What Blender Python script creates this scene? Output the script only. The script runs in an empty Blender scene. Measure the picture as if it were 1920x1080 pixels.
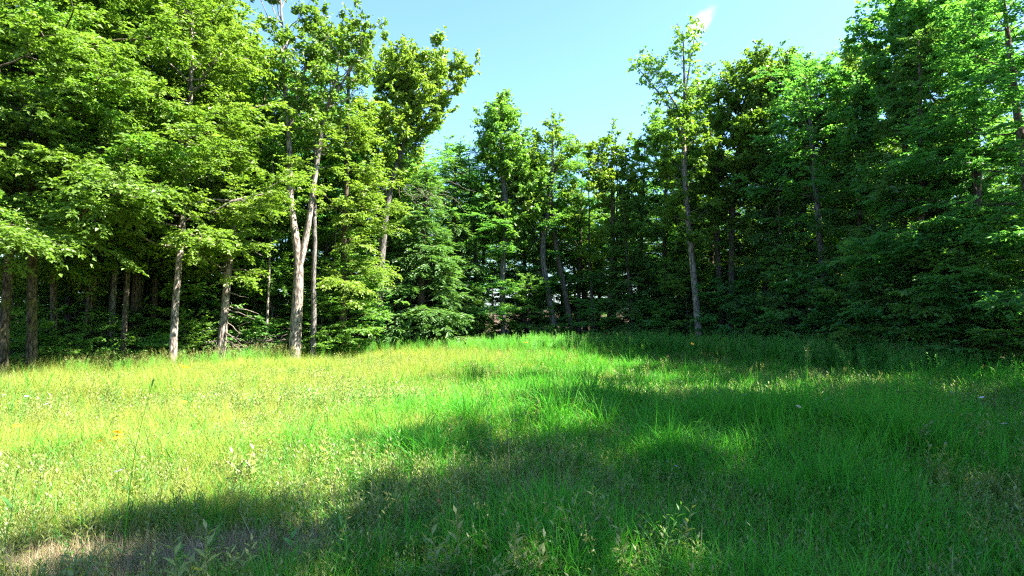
import bpy, math, random
import numpy as np
from mathutils import Vector

R = math.radians
C = bpy.context.scene.collection
sc = bpy.context.scene
PI = math.pi

# ------------------------------------------------------------------ camera, sky, sun, exposure
F = 1067.0                                  # focal length in photo pixels (1920 wide)
PITCH = R(2.0)
EYE = 1.72
cam_d = bpy.data.cameras.new('camera')
cam = bpy.data.objects.new('camera', cam_d); C.objects.link(cam)
cam_d.sensor_width = 36.0; cam_d.lens = 36.0 * F / 1920.0
cam_d.clip_start = 0.05; cam_d.clip_end = 6000
cam.location = (0, 0, EYE); cam.rotation_euler = (PI/2 + PITCH, 0, 0)
sc.camera = cam

SUN_AZ, SUN_EL = R(98), R(51)
world = bpy.data.worlds.new('World'); sc.world = world; world.use_nodes = True
wn, wl = world.node_tree.nodes, world.node_tree.links
sky = wn.new('ShaderNodeTexSky'); sky.sky_type = 'NISHITA'; sky.sun_disc = False
sky.sun_elevation = SUN_EL; sky.sun_rotation = SUN_AZ
sky.air_density = 1.0; sky.dust_density = 0.9; sky.ozone_density = 0.9
tint = wn.new('ShaderNodeMix'); tint.data_type = 'RGBA'; tint.blend_type = 'MULTIPLY'; tint.inputs[0].default_value = 1
tint.inputs[7].default_value = (0.51, 0.66, 0.81, 1)
wl.new(sky.outputs[0], tint.inputs[6])
# a single thin wisp of cloud, high on the right
tc = wn.new('ShaderNodeTexCoord')
def vmath(op, a, b=None):
    n = wn.new('ShaderNodeVectorMath'); n.operation = op
    for i, v in enumerate((a, b)):
        if v is None: continue
        if isinstance(v, tuple): n.inputs[i].default_value = v
        else: wl.new(v, n.inputs[i])
    return n
def wmath(op, a, b=None, clamp=False):
    n = wn.new('ShaderNodeMath'); n.operation = op; n.use_clamp = clamp
    for i, v in enumerate((a, b)):
        if v is None: continue
        if isinstance(v, (int, float)): n.inputs[i].default_value = v
        else: wl.new(v, n.inputs[i])
    return n.outputs[0]
def pix_dir(px, py):
    u, v = (px - 960) / F, (540 - py) / F
    d = np.array([u, math.cos(PITCH) - v * math.sin(PITCH), math.sin(PITCH) + v * math.cos(PITCH)])
    return d / np.linalg.norm(d)
c0 = pix_dir(1311, 48)
ax_l = pix_dir(1330, 25) - pix_dir(1296, 72); ax_l /= np.linalg.norm(ax_l)
ax_s = np.cross(c0, ax_l)
rel = vmath('SUBTRACT', tc.outputs['Generated'], tuple(c0)).outputs[0]
nz = wn.new('ShaderNodeTexNoise'); nz.inputs['Scale'].default_value = 60; nz.inputs['Detail'].default_value = 5
wl.new(tc.outputs['Generated'], nz.inputs['Vector'])
a_ = wmath('DIVIDE', vmath('DOT_PRODUCT', rel, tuple(ax_l)).outputs['Value'], 0.034)
b_ = wmath('DIVIDE', vmath('DOT_PRODUCT', rel, tuple(ax_s)).outputs['Value'], 0.013)
r2 = wmath('ADD', wmath('MULTIPLY', a_, a_), wmath('MULTIPLY', b_, b_))
front = wmath('GREATER_THAN', vmath('DOT_PRODUCT', tc.outputs['Generated'], tuple(c0)).outputs['Value'], 0.5)
msk = wmath('SUBTRACT', wmath('MULTIPLY', nz.outputs[0], 1.9), wmath('MULTIPLY', r2, .55), True)
fade = wmath('SUBTRACT', 1.0, wmath('MULTIPLY', r2, .45), True); msk = wmath('MULTIPLY', msk, wmath('MULTIPLY', fade, fade))
msk = wmath('MULTIPLY', wmath('MULTIPLY', msk, front), 0.5)
cl = wn.new('ShaderNodeMix'); cl.data_type = 'RGBA'; wl.new(msk, cl.inputs[0])
wl.new(tint.outputs[2], cl.inputs[6]); cl.inputs[7].default_value = (5.6, 5.5, 5.5, 1)
wl.new(cl.outputs[2], wn['Background'].inputs[0]); wn['Background'].inputs[1].default_value = 0.062

sun_d = bpy.data.lights.new('sun', 'SUN'); sun_d.energy = 3.5; sun_d.angle = R(0.5); sun_d.color = (1.0, 0.94, 0.82)
sun = bpy.data.objects.new('sun', sun_d); C.objects.link(sun)
sdir = Vector((math.cos(SUN_EL) * math.sin(SUN_AZ), math.cos(SUN_EL) * math.cos(SUN_AZ), math.sin(SUN_EL)))
sun.rotation_euler = sdir.to_track_quat('Z', 'Y').to_euler()
sun.location = (30, 0, 40)
sc.view_settings.view_transform = 'Standard'; sc.view_settings.look = 'None'
sc.view_settings.gamma = 1.0; sc.view_settings.use_curve_mapping = False
sc.view_settings.exposure = 3.35
sc.cycles.max_bounces = 12; sc.cycles.diffuse_bounces = 8; sc.cycles.glossy_bounces = 1
sc.cycles.transmission_bounces = 8; sc.cycles.transparent_max_bounces = 4
sc.render.filter_size = 1.25 if hasattr(sc.render, 'filter_size') else 1.5
sc.cycles.pixel_filter_type = 'BLACKMAN_HARRIS'; sc.cycles.filter_width = 1.25
sc.cycles.use_denoising = False
sc.cycles.caustics_reflective = False; sc.cycles.caustics_refractive = False

# ------------------------------------------------------------------ helpers
def gz(x, y):
    q = np.clip((np.asarray(y, float) - 6)/11, 0, 1)     # the meadow falls away gently towards the trees
    return -.38*q*q*(3 - 2*q) + 0.07*np.sin(0.31*x + 1.0)*np.sin(0.27*y + .4) + 0.035*np.sin(0.93*x + 0.5*y) + 0.02*np.sin(1.7*y - .8*x)
def at(px, py, d):                          # pixel of the photograph at depth d -> place in the clearing
    v = pix_dir(px, py); return np.array([v[0]/v[1]*d, d, EYE + v[2]/v[1]*d])
def nrm(a): return a / np.maximum(np.linalg.norm(a, axis=-1, keepdims=True), 1e-9)

class Acc:                                   # collects faces of one mesh
    def __init__(s): s.v = []; s.f = []; s.m = []; s.t = []; s.n = 0
    def add(s, v, quads, mat=0, tone=None):
        v = np.asarray(v, float).reshape(-1, 3); quads = np.asarray(quads, int).reshape(-1, 4)
        s.v.append(v); s.f.append(quads + s.n); s.n += len(v)
        s.m.append(np.full(len(quads), mat, int))
        s.t.append(np.full(len(quads), 0.5) if tone is None else np.broadcast_to(tone, len(quads)))
    def mesh(s, name, mats, smooth=True):
        me = bpy.data.meshes.new(name)
        v = np.concatenate(s.v); f = np.concatenate(s.f); m = np.concatenate(s.m); t = np.concatenate(s.t)
        # quads whose last two corners coincide become triangles
        tri = f[:, 2] == f[:, 3]
        tot = np.where(tri, 3, 4); start = np.concatenate(([0], np.cumsum(tot)[:-1]))
        keep = np.ones(f.shape, bool); keep[tri, 3] = False
        loops = f[keep]
        me.vertices.add(len(v)); me.vertices.foreach_set('co', v.astype(np.float32).ravel())
        me.loops.add(len(loops)); me.loops.foreach_set('vertex_index', loops.astype(np.int32))
        me.polygons.add(len(f)); me.polygons.foreach_set('loop_start', start.astype(np.int32))
        me.polygons.foreach_set('material_index', m.astype(np.int32))
        me.polygons.foreach_set('use_smooth', np.full(len(f), smooth))
        for mt in mats: me.materials.append(mt)
        a = me.attributes.new('tone', 'FLOAT', 'FACE'); a.data.foreach_set('value', t.astype(np.float32))
        me.update(calc_edges=True)
        return me

def tubes(acc, P, rad, sides, mat=0, tone=None):     # P (N,m,3) paths, rad (N,m)
    P = np.asarray(P, float); rad = np.asarray(rad, float)
    if P.ndim == 2: P = P[None]; rad = rad[None]
    if len(P) == 0: return
    N, m, _ = P.shape
    T = nrm(np.gradient(P, axis=1))
    mean = nrm(T.mean(1))
    ref = np.where(np.abs(mean[:, 2:3]) > 0.8, np.array([[1.0, 0.1, 0]]), np.array([[0.08, 0.05, 1.0]]))[:, None, :]
    A = nrm(np.cross(T, np.broadcast_to(ref, T.shape))); B = np.cross(T, A)
    ang = np.arange(sides) / sides * 2 * PI
    V = P[:, :, None, :] + rad[:, :, None, None] * (A[:, :, None, :]*np.cos(ang)[None, None, :, None] + B[:, :, None, :]*np.sin(ang)[None, None, :, None])
    i = np.arange(m - 1)[:, None]; j = np.arange(sides)[None, :]; k = (j + 1) % sides
    q = np.stack([i*sides + j, i*sides + k, (i+1)*sides + k, (i+1)*sides + j], -1).reshape(-1, 4)
    Q = (q[None] + (np.arange(N) * m * sides)[:, None, None]).reshape(-1, 4)
    acc.add(V, Q, mat, tone)

def leaves(acc, pos, axis, nor, L, W, mat=0, tone=None, fold=0.18):
    axis = nrm(axis); side = nrm(np.cross(axis, nor)); up = np.cross(side, axis)
    L = np.broadcast_to(L, len(pos))[:, None]; W = np.broadcast_to(W, len(pos))[:, None]
    a = pos; c = pos + axis*L - up*L*0.12
    b = pos + axis*L*0.45 + side*W*0.5 + up*W*fold; d = pos + axis*L*0.45 - side*W*0.5 + up*W*fold
    V = np.stack([a, b, c, d], 1)
    acc.add(V, np.arange(len(pos)*4).reshape(-1, 4), mat, tone)

def resample(pts, n):
    pts = np.asarray(pts, float); d = np.concatenate(([0], np.cumsum(np.linalg.norm(np.diff(pts, axis=0), axis=1)))); t = np.linspace(0, d[-1], n)
    out = np.stack([np.interp(t, d, pts[:, k]) for k in range(pts.shape[1])], 1)
    for _ in range(2): out[1:-1] = (out[:-2] + 2*out[1:-1] + out[2:]) / 4
    return out

# ------------------------------------------------------------------ materials
def new_mat(name):
    m = bpy.data.materials.new(name); m.use_nodes = True
    nt = m.node_tree; nt.nodes.clear()
    return m, nt, nt.nodes, nt.links
def leaf_mat(name, cols, trans=0.42, tcol=(1.2, 1.32, 0.5), rough=0.45, spec=0.45, posvar=0.0, objvar=0.10):
    m, nt, N, Lk = new_mat(name)
    out = N.new('ShaderNodeOutputMaterial')
    at_ = N.new('ShaderNodeAttribute'); at_.attribute_name = 'tone'
    oi = N.new('ShaderNodeObjectInfo')
    mx = N.new('ShaderNodeMath'); mx.operation = 'MULTIPLY_ADD'; mx.inputs[1].default_value = 1 - 0.35; Lk.new(at_.outputs['Fac'], mx.inputs[0])
    mr = N.new('ShaderNodeMath'); mr.operation = 'MULTIPLY'; mr.inputs[1].default_value = 0.35; Lk.new(oi.outputs['Random'], mr.inputs[0])
    Lk.new(mr.outputs[0], mx.inputs[2])
    fac = mx.outputs[0]
    if posvar:
        g = N.new('ShaderNodeNewGeometry'); nz = N.new('ShaderNodeTexNoise'); nz.inputs['Scale'].default_value = 0.35; nz.inputs['Detail'].default_value = 3
        Lk.new(g.outputs['Position'], nz.inputs['Vector'])
        s1 = N.new('ShaderNodeMath'); s1.operation = 'SUBTRACT'; s1.inputs[1].default_value = .5; Lk.new(nz.outputs[0], s1.inputs[0])
        s2 = N.new('ShaderNodeMath'); s2.operation = 'MULTIPLY_ADD'; s2.inputs[1].default_value = posvar; Lk.new(s1.outputs[0], s2.inputs[0]); Lk.new(fac, s2.inputs[2]); fac = s2.outputs[0]
    rp = N.new('ShaderNodeValToRGB'); Lk.new(fac, rp.inputs[0])
    el = rp.color_ramp.elements
    while len(el) < len(cols): el.new(0.5)
    for i, c in enumerate(cols): el[i].position = i/(len(cols)-1); el[i].color = (*c, 1)
    bs = N.new('ShaderNodeBsdfPrincipled'); bs.inputs['Roughness'].default_value = rough; bs.inputs['Specular IOR Level'].default_value = spec
    Lk.new(rp.outputs[0], bs.inputs['Base Color'])
    tm = N.new('ShaderNodeMix'); tm.data_type = 'RGBA'; tm.blend_type = 'MULTIPLY'; tm.inputs[0].default_value = 1; tm.inputs[7].default_value = (*tcol, 1)
    Lk.new(rp.outputs[0], tm.inputs[6])
    tr = N.new('ShaderNodeBsdfTranslucent'); Lk.new(tm.outputs[2], tr.inputs[0])
    ms = N.new('ShaderNodeMixShader'); ms.inputs[0].default_value = trans
    Lk.new(bs.outputs[0], ms.inputs[1]); Lk.new(tr.outputs[0], ms.inputs[2]); Lk.new(ms.outputs[0], out.inputs[0])
    return m
def bark_mat(name, dark, light, moss=None, scale=9.0, mossamt=0.5):
    m, nt, N, Lk = new_mat(name)
    out = N.new('ShaderNodeOutputMaterial'); bs = N.new('ShaderNodeBsdfPrincipled'); bs.inputs['Roughness'].default_value = .9; bs.inputs['Specular IOR Level'].default_value = .15
    tcn = N.new('ShaderNodeTexCoord'); mp = N.new('ShaderNodeMapping'); mp.inputs['Scale'].default_value = (1, 1, 0.27); Lk.new(tcn.outputs['Object'], mp.inputs[0])
    n1 = N.new('ShaderNodeTexNoise'); n1.inputs['Scale'].default_value = scale*2.2; n1.inputs['Detail'].default_value = 6; Lk.new(mp.outputs[0], n1.inputs['Vector'])
    n2 = N.new('ShaderNodeTexNoise'); n2.inputs['Scale'].default_value = 1.6; n2.inputs['Detail'].default_value = 4; Lk.new(tcn.outputs['Object'], n2.inputs['Vector'])
    rp = N.new('ShaderNodeValToRGB'); rp.color_ramp.elements[0].position = .36; rp.color_ramp.elements[1].position = .62
    rp.color_ramp.elements[0].color = (*dark, 1); rp.color_ramp.elements[1].color = (*light, 1); Lk.new(n1.outputs[0], rp.inputs[0])
    col = rp.outputs[0]
    if moss:
        r2 = N.new('ShaderNodeValToRGB'); r2.color_ramp.elements[0].position = .62 - .25*mossamt; r2.color_ramp.elements[1].position = .72 - .2*mossamt; Lk.new(n2.outputs[0], r2.inputs[0])
        mm = N.new('ShaderNodeMix'); mm.data_type = 'RGBA'; mm.inputs[7].default_value = (*moss, 1); Lk.new(r2.outputs[0], mm.inputs[0]); Lk.new(col, mm.inputs[6]); col = mm.outputs[2]
    Lk.new(col, bs.inputs['Base Color'])
    vo = N.new('ShaderNodeTexVoronoi'); vo.feature = 'DISTANCE_TO_EDGE'; vo.inputs['Scale'].default_value = scale*1.6; Lk.new(mp.outputs[0], vo.inputs['Vector'])
    cr = N.new('ShaderNodeMapRange'); cr.inputs[1].default_value = .0; cr.inputs[2].default_value = .12; cr.inputs[3].default_value = .3; Lk.new(vo.outputs['Distance'], cr.inputs[0])
    cm = N.new('ShaderNodeMix'); cm.data_type = 'RGBA'; cm.blend_type = 'MULTIPLY'; cm.inputs[0].default_value = 1; Lk.new(col, cm.inputs[6]); Lk.new(cr.outputs[0], cm.inputs[7]); Lk.new(cm.outputs[2], bs.inputs['Base Color'])
    bp = N.new('ShaderNodeBump'); bp.inputs['Strength'].default_value = .8; bp.inputs['Distance'].default_value = .03; Lk.new(n1.outputs[0], bp.inputs['Height']); Lk.new(bp.outputs[0], bs.inputs['Normal'])
    Lk.new(bs.outputs[0], out.inputs[0])
    return m
M = {}
M['lime']  = leaf_mat('leaf_lime',  [(.09, .17, .03), (.16, .26, .045), (.25, .33, .06)], .5)
M['mid']   = leaf_mat('leaf_mid',   [(.08, .19, .045), (.14, .275, .055), (.215, .33, .065)], .56)
M['gold']  = leaf_mat('leaf_gold',  [(.08, .17, .025), (.155, .26, .035), (.26, .33, .045)], .54)
M['dark']  = leaf_mat('leaf_dark',  [(.055, .18, .058), (.105, .275, .07), (.17, .34, .07)], .57)
M['needle'] = leaf_mat('needle',    [(.065, .15, .058), (.115, .23, .068), (.175, .29, .075)], .42)
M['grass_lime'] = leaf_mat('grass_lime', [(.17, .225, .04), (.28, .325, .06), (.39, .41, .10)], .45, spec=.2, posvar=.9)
M['grass_green'] = leaf_mat('grass_green', [(.03, .195, .02), (.065, .29, .028), (.13, .35, .04)], .5, spec=.1, posvar=.7)  # broad green grass; its low red also puts the shade's green into the colour
M['weed']  = leaf_mat('weed_leaf', [(.06, .20, .04), (.11, .27, .05), (.18, .33, .06)], .42)
M['fern'] = leaf_mat('goldenrod_leaf', [(.06, .26, .05), (.12, .36, .065), (.20, .42, .075)], .5)
M['pale_weed'] = leaf_mat('pale_weed_leaf', [(.13, .18, .06), (.21, .26, .085), (.29, .33, .09)], .40)
M['straw'] = leaf_mat('straw', [(.14, .11, .062), (.26, .205, .11), (.40, .335, .20)], .2, tcol=(1, 1, .8))
M['seed']  = leaf_mat('seed_head', [(.17, .19, .05), (.25, .26, .07), (.33, .31, .11)], .35, tcol=(1, 1, .6))
M['bark']  = bark_mat('bark_brown', (.05, .038, .03), (.17, .135, .11), (.07, .085, .03), mossamt=.3)
M['bark_pale'] = bark_mat('bark_pale', (.085, .065, .055), (.40, .335, .29), (.15, .14, .12), 7, .35)
M['bark_grey'] = bark_mat('bark_grey', (.055, .05, .046), (.22, .20, .19), (.075, .08, .05), 8, .2)
M['bark_moss'] = bark_mat('bark_mossy', (.035, .028, .02), (.16, .125, .085), (.085, .09, .022), 8, .45)
M['twig']  = bark_mat('twig_bark', (.07, .055, .045), (.17, .14, .12), None, 20)
M['dead']  = bark_mat('dead_wood', (.13, .105, .085), (.33, .28, .235), None, 18)
def flat_mat(name, c, rough=.6, trans=0.25):
    return leaf_mat(name, [c, c], trans, (1, 1, 1), rough)
M['yellow'] = flat_mat('yellow_petal', (.75, .42, .01)); M['white'] = flat_mat('white_petal', (.75, .72, .78)); M['violet'] = flat_mat('violet_petal', (.35, .28, .6))
M['eye'] = flat_mat('flower_eye', (.05, .02, .01), .9, 0); M['red'] = flat_mat('red_leaf', (.55, .13, .05))

# ------------------------------------------------------------------ setting: one ground sheet
EDGE = np.array([(-26, -14), (-19, 4), (-16.5, 10), (-15.0, 15.2), (-11.2, 18.0), (-10.2, 21), (-7.6, 22.2), (-6.2, 26), (-4, 28), (0, 29.6), (4, 30), (8, 29.3), (10.2, 27.5), (12.6, 24), (13.2, 20.5), (14.0, 17.2), (15.5, 12), (16.5, 4), (17, -14)])
def edge_dist(x, y):                        # > 0 inside the clearing, < 0 in the woods
    x = np.atleast_1d(np.asarray(x, float)); y = np.atleast_1d(np.asarray(y, float))
    P = EDGE; n = len(P); ins = np.zeros(x.shape, bool); best = np.full(x.shape, 1e9)
    for i in range(n):
        a, b = P[i], P[(i+1) % n]
        ab = b - a; t = np.clip(((x-a[0])*ab[0] + (y-a[1])*ab[1]) / (ab@ab), 0, 1)
        best = np.minimum(best, np.hypot(x-a[0]-t*ab[0], y-a[1]-t*ab[1]))
        c = ((a[1] > y) != (b[1] > y)); xi = a[0] + (y-a[1])/(b[1]-a[1]+1e-12)*ab[0]
        ins ^= c & (x < xi)
    return np.where(ins, best, -best)
def build_ground():
    inner = np.linspace(-45, 45, 181)
    outer = np.array([60, 90, 150, 300, 600, 900.])
    xs = np.concatenate((-outer[::-1], inner, outer)); ys = np.concatenate((-outer[::-1], inner + 15, outer + 30))
    X, Y = np.meshgrid(xs, ys); rngg = np.random.default_rng(3)
    Z = gz(X, Y) + rngg.normal(0, .012, X.shape)
    far = np.clip((np.hypot(X, Y-15) - 60) / 100, 0, 1); Z = Z*(1-far)
    nx, ny = len(xs), len(ys)
    i, j = np.meshgrid(np.arange(nx-1), np.arange(ny-1)); i = i.ravel(); j = j.ravel()
    q = np.stack([j*nx+i, j*nx+i+1, (j+1)*nx+i+1, (j+1)*nx+i], 1)
    acc = Acc(); acc.add(np.stack([X, Y, Z], -1), q)
    m, nt, N, Lk = new_mat('ground_soil')
    out = N.new('ShaderNodeOutputMaterial'); bs = N.new('ShaderNodeBsdfPrincipled'); bs.inputs['Roughness'].default_value = .95; bs.inputs['Specular IOR Level'].default_value = .1
    g = N.new('ShaderNodeNewGeometry'); a = N.new('ShaderNodeAttribute'); a.attribute_name = 'meadow'
    n1 = N.new('ShaderNodeTexNoise'); n1.inputs['Scale'].default_value = 1.3; n1.inputs['Detail'].default_value = 6; Lk.new(g.outputs['Position'], n1.inputs['Vector'])
    n2 = N.new('ShaderNodeTexNoise'); n2.inputs['Scale'].default_value = 40; n2.inputs['Detail'].default_value = 6; Lk.new(g.outputs['Position'], n2.inputs['Vector'])
    def ramp(src, p0, c0_, p1, c1):
        r = N.new('ShaderNodeValToRGB'); e = r.color_ramp.elements; e[0].position = p0; e[0].color = (*c0_, 1); e[1].position = p1; e[1].color = (*c1, 1); Lk.new(src, r.inputs[0]); return r.outputs[0]
    soil = ramp(n2.outputs[0], .35, (.075, .06, .042), .7, (.22, .185, .13))
    grn = ramp(n2.outputs[0], .35, (.05, .06, .02), .7, (.12, .13, .045))
    lit = ramp(n2.outputs[0], .35, (.03, .022, .015), .7, (.12, .08, .05))
    def mix(f, x, y):
        mm = N.new('ShaderNodeMix'); mm.data_type = 'RGBA'; Lk.new(f, mm.inputs[0]); Lk.new(x, mm.inputs[6]); Lk.new(y, mm.inputs[7]); return mm.outputs[2]
    f = N.new('ShaderNodeMapRange'); f.inputs[1].default_value = .42; f.inputs[2].default_value = .6; Lk.new(n1.outputs[0], f.inputs[0])
    Lk.new(mix(a.outputs['Fac'], lit, mix(f.outputs[0], soil, grn)), bs.inputs['Base Color'])
    bp = N.new('ShaderNodeBump'); bp.inputs['Strength'].default_value = .7; bp.inputs['Distance'].default_value = .02; Lk.new(n2.outputs[0], bp.inputs['Height']); Lk.new(bp.outputs[0], bs.inputs['Normal'])
    Lk.new(bs.outputs[0], out.inputs[0])
    me = acc.mesh('ground', [m])
    aa = me.attributes.new('meadow', 'FLOAT', 'POINT'); aa.data.foreach_set('value', np.clip(edge_dist(X.ravel(), Y.ravel())/1.5 + .5, 0, 1).astype(np.float32))
    o = bpy.data.objects.new('ground', me); C.objects.link(o); o['kind'] = 'structure'; o['label'] = 'grassy ground of the clearing and brown forest floor around it'
build_ground()

# ------------------------------------------------------------------ tree growing
def prof(kind, u):
    if kind == 'round': return np.sqrt(np.clip(np.sin(PI*np.clip(.12 + .86*u, 0, 1)), .05, 1))
    if kind == 'cone':  return np.clip(1.02 - u, .06, 1)**.85
    if kind == 'fan':   return .45 + .55*np.sin(PI*np.clip(.15 + .7*u, 0, 1))
    if kind == 'full':  return np.clip(1.0 - .75*u**1.6, .12, 1)
    return np.ones_like(u)

def grow(rng, stems, sp):
    """stems: list of (pts (n,3), radii (n), t0, nmain, reach). Returns bark Accs per stem, and the crown Acc (slot 0 leaf, slot 1 twig)."""
    barks = []; crown = Acc()
    S_, D_, L_, RD_, TN_ = [], [], [], [], []
    for pts, rad, t0, nm, reach in stems:
        ns = 26; P = resample(np.column_stack([pts, rad]), ns); rad_ = P[:, 3].copy(); P = P[:, :3].copy()
        h = np.linspace(0, 1, ns)
        P[1:-1, :2] += np.cumsum(rng.normal(0, .012, (ns-2, 2)), 0) * np.sin(PI*h[1:-1])[:, None]*.9
        acc = Acc(); tubes(acc, P, rad_, 10)
        u = (np.arange(nm) + rng.random(nm)) / nm; t = t0 + (1-t0)*u*.985
        st = np.stack([np.interp(t, h, P[:, k]) for k in range(3)], 1); sr = np.interp(t, h, rad_)
        az = np.arange(nm)*2.39996 + rng.uniform(-.5, .5, nm) + rng.uniform(0, 6)
        if 'bias' in sp:                     # more branches out into the light
            ba, bs_ = sp['bias']; dlt = (az - ba + PI) % (2*PI) - PI; az = ba + dlt*(1 - bs_*rng.random(nm))
        el = np.radians(sp['e0'] + (sp['e1']-sp['e0'])*u**sp.get('ep', 1) + rng.normal(0, 9, nm))
        ln = reach * prof(sp['prof'], u) * rng.uniform(.65, 1.15, nm)
        d = np.stack([np.cos(az)*np.cos(el), np.sin(az)*np.cos(el), np.sin(el)], 1)
        m = 8; s = np.linspace(0, 1, m)
        w = np.cumsum(rng.normal(0, .05, (nm, m, 3)), 1); w[:, 0] = 0
        mp = st[:, None] + d[:, None]*(s*1)[None, :, None]*ln[:, None, None] + w*ln[:, None, None]*.45
        mp[:, :, 2] += sp['up']*ln[:, None]*(s**2)[None]
        br = np.minimum(sr*.55, .008 + .0105*ln)
        tubes(acc, mp, br[:, None]*(1 - .85*s)[None], 5)
        barks.append(acc)
        # secondaries
        for i in range(nm):
            k = max(3, int(ln[i]*sp['sec']*1.2 + rng.random()))
            ss = np.sort(rng.uniform(sp.get('bare', .22), 1.0, k)); ss[-1] = .98
            if sp.get('gap') and rng.random() < sp['gap']: ss = ss[ss > .55]; k = len(ss)
            p0 = np.stack([np.interp(ss, s, mp[i, :, q]) for q in range(3)], 1)
            tg = nrm(np.stack([np.interp(np.minimum(ss+.05, 1), s, mp[i, :, q]) - np.interp(ss-.05, s, mp[i, :, q]) for q in range(3)], 1))
            sg = np.where(np.arange(k) % 2, 1, -1); sd = nrm(np.cross(tg, [0, 0, 1.0]) + 1e-6); a2 = np.radians(rng.uniform(28, 62, k)); a2[-1] = .1
            dd = tg*np.cos(a2)[:, None] + sd*(sg*np.sin(a2))[:, None] + rng.normal(0, sp['zj'], (k, 1))*np.array([0, 0, 1.0])
            S_.append(p0); D_.append(nrm(dd)); L_.append(.42*ln[i]*(1.12-ss)*rng.uniform(.7, 1.2, k) + sp.get('lmin', .35)); RD_.append(np.minimum(br[i]*.5, .012)*np.ones(k)); TN_.append(np.full(k, rng.random()))
    S = np.concatenate(S_); D = np.concatenate(D_); L = np.concatenate(L_); RD = np.concatenate(RD_); TN = np.concatenate(TN_)
    m = 5; s = np.linspace(0, 1, m); n = len(S)
    w = np.cumsum(rng.normal(0, .07, (n, m, 3)), 1); w[:, 0] = 0
    P2 = S[:, None] + (D[:, None]*s[None, :, None] + w*.6)*L[:, None, None]
    P2[:, :, 2] += sp['up2']*L[:, None]*(s**2)[None]
    tubes(crown, P2, RD[:, None]*(1-.7*s)[None], 3, 1)
    # twigs
    kt = np.maximum(3, (L*sp['tw']*1.5 + rng.random(n)).astype(int)); idx = np.repeat(np.arange(n), kt); nt_ = len(idx)
    ss = rng.uniform(.12, 1, nt_); fi = ss*(m-1); i0 = np.minimum(fi.astype(int), m-2); fr = (fi-i0)[:, None]
    p0 = P2[idx, i0]*(1-fr) + P2[idx, i0+1]*fr; tg = nrm(P2[idx, i0+1]-P2[idx, i0])
    sd = nrm(np.cross(tg, [0, 0, 1.0]) + 1e-6)*np.where(rng.random(nt_) < .5, 1, -1)[:, None]
    a2 = rng.uniform(.35, 1.15, nt_)[:, None]
    td = nrm(tg*np.cos(a2) + sd*np.sin(a2) + rng.normal(0, sp['zj'], (nt_, 1))*np.array([0, 0, 1.0]))
    tl = sp['tl']*rng.uniform(.55, 1.25, nt_)
    s3 = np.array([0, .5, 1.0]); P3 = p0[:, None] + td[:, None]*s3[None, :, None]*tl[:, None, None]; P3[:, :, 2] -= sp['droop']*tl[:, None]*(s3**2)[None]
    if sp.get('twigs', True): tubes(crown, P3, np.array([[.004, .003, .0015]])*np.ones((nt_, 1))*1.2, 3, 1)
    nl = sp['nl']; il = np.repeat(np.arange(nt_), nl); N_ = len(il)
    sl = (np.tile((np.arange(nl)+.5)/nl, nt_) + rng.uniform(-.08, .08, N_)).clip(.03, 1.05)
    pos = p0[il] + td[il]*(sl*tl[il])[:, None]; pos[:, 2] -= sp['droop']*tl[il]*sl**2
    sid = nrm(np.cross(td[il], [0, 0, 1.0]) + 1e-6)*np.where(np.arange(N_) % 2, 1, -1)[:, None]
    if sp['mode'] == 'spray':
        ax = td[il]*.65 + sid*.8 + rng.normal(0, .25, (N_, 3)); ax[:, 2] -= .12
        no = np.array([0, 0, 1.0]) + rng.normal(0, .5, (N_, 3))
    elif sp['mode'] == 'needle':
        ax = td[il]*.9 + sid*.55 + rng.normal(0, .12, (N_, 3)); no = np.array([0, 0, 1.0]) + rng.normal(0, .3, (N_, 3))
    else:
        ax = td[il]*.5 + sid*.5 + rng.normal(0, .55, (N_, 3)); ax[:, 2] -= .3
        no = np.array([0, 0, .9]) + rng.normal(0, .6, (N_, 3))
    LL = sp['leaf']*rng.uniform(.5, 1.4, N_)
    tone = np.clip(.25*TN[idx][il] + .25*rng.random(nt_)[il] + .5*rng.random(N_), 0, 1)
    leaves(crown, pos, ax, no, LL, LL*sp['wid']*rng.uniform(.8, 1.15, N_), 0, tone)
    return barks, crown, N_

BASE = dict(mode='spray', leaf=.118, wid=.6, nl=10, tl=.5, tw=9.5, sec=3.1, up=.02, up2=-.10, zj=.16, droop=.18, e0=0, e1=55, prof='full', twigs=False)
def SPc(**k): d = dict(BASE); d.update(k); return d
SPEC = {
 'beech':  SPc(e0=-4, e1=50, up=.04, zj=.24, nl=12),
 'maple':  SPc(mode='cluster', leaf=.145, wid=.85, e0=18, e1=68, up=.10, up2=.06, zj=.35, prof='round', nl=10, tl=.42, droop=.1, sec=2.9),
 'fan':    SPc(mode='cluster', leaf=.15, wid=.8, e0=35, e1=72, up=.10, up2=.15, zj=.3, prof='fan', nl=9, tl=.34, sec=2.9, bare=.3, droop=.05),
 'airy':   SPc(mode='cluster', leaf=.15, wid=.8, e0=15, e1=60, up=.12, up2=.05, zj=.35, prof='fan', nl=8, tl=.38, sec=2.1, bare=.4, gap=.35, twigs=True),
 'pole':   SPc(e0=5, e1=60, up=.05, prof='round', nl=7, sec=2.6, zj=.25, leaf=.145),
 'hemlock': SPc(mode='needle', leaf=.17, wid=.34, e0=-2, e1=38, up=-.16, up2=-.18, zj=.2, prof='cone', nl=11, tl=.42, tw=10, sec=3.6, droop=.28, lmin=.25),
 'sapling': SPc(e0=8, e1=55, up=-.02, prof='round', nl=7, tl=.36, tw=8, sec=3.6, leaf=.13, zj=.1, lmin=.25),
}
NLEAF = 0
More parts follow.
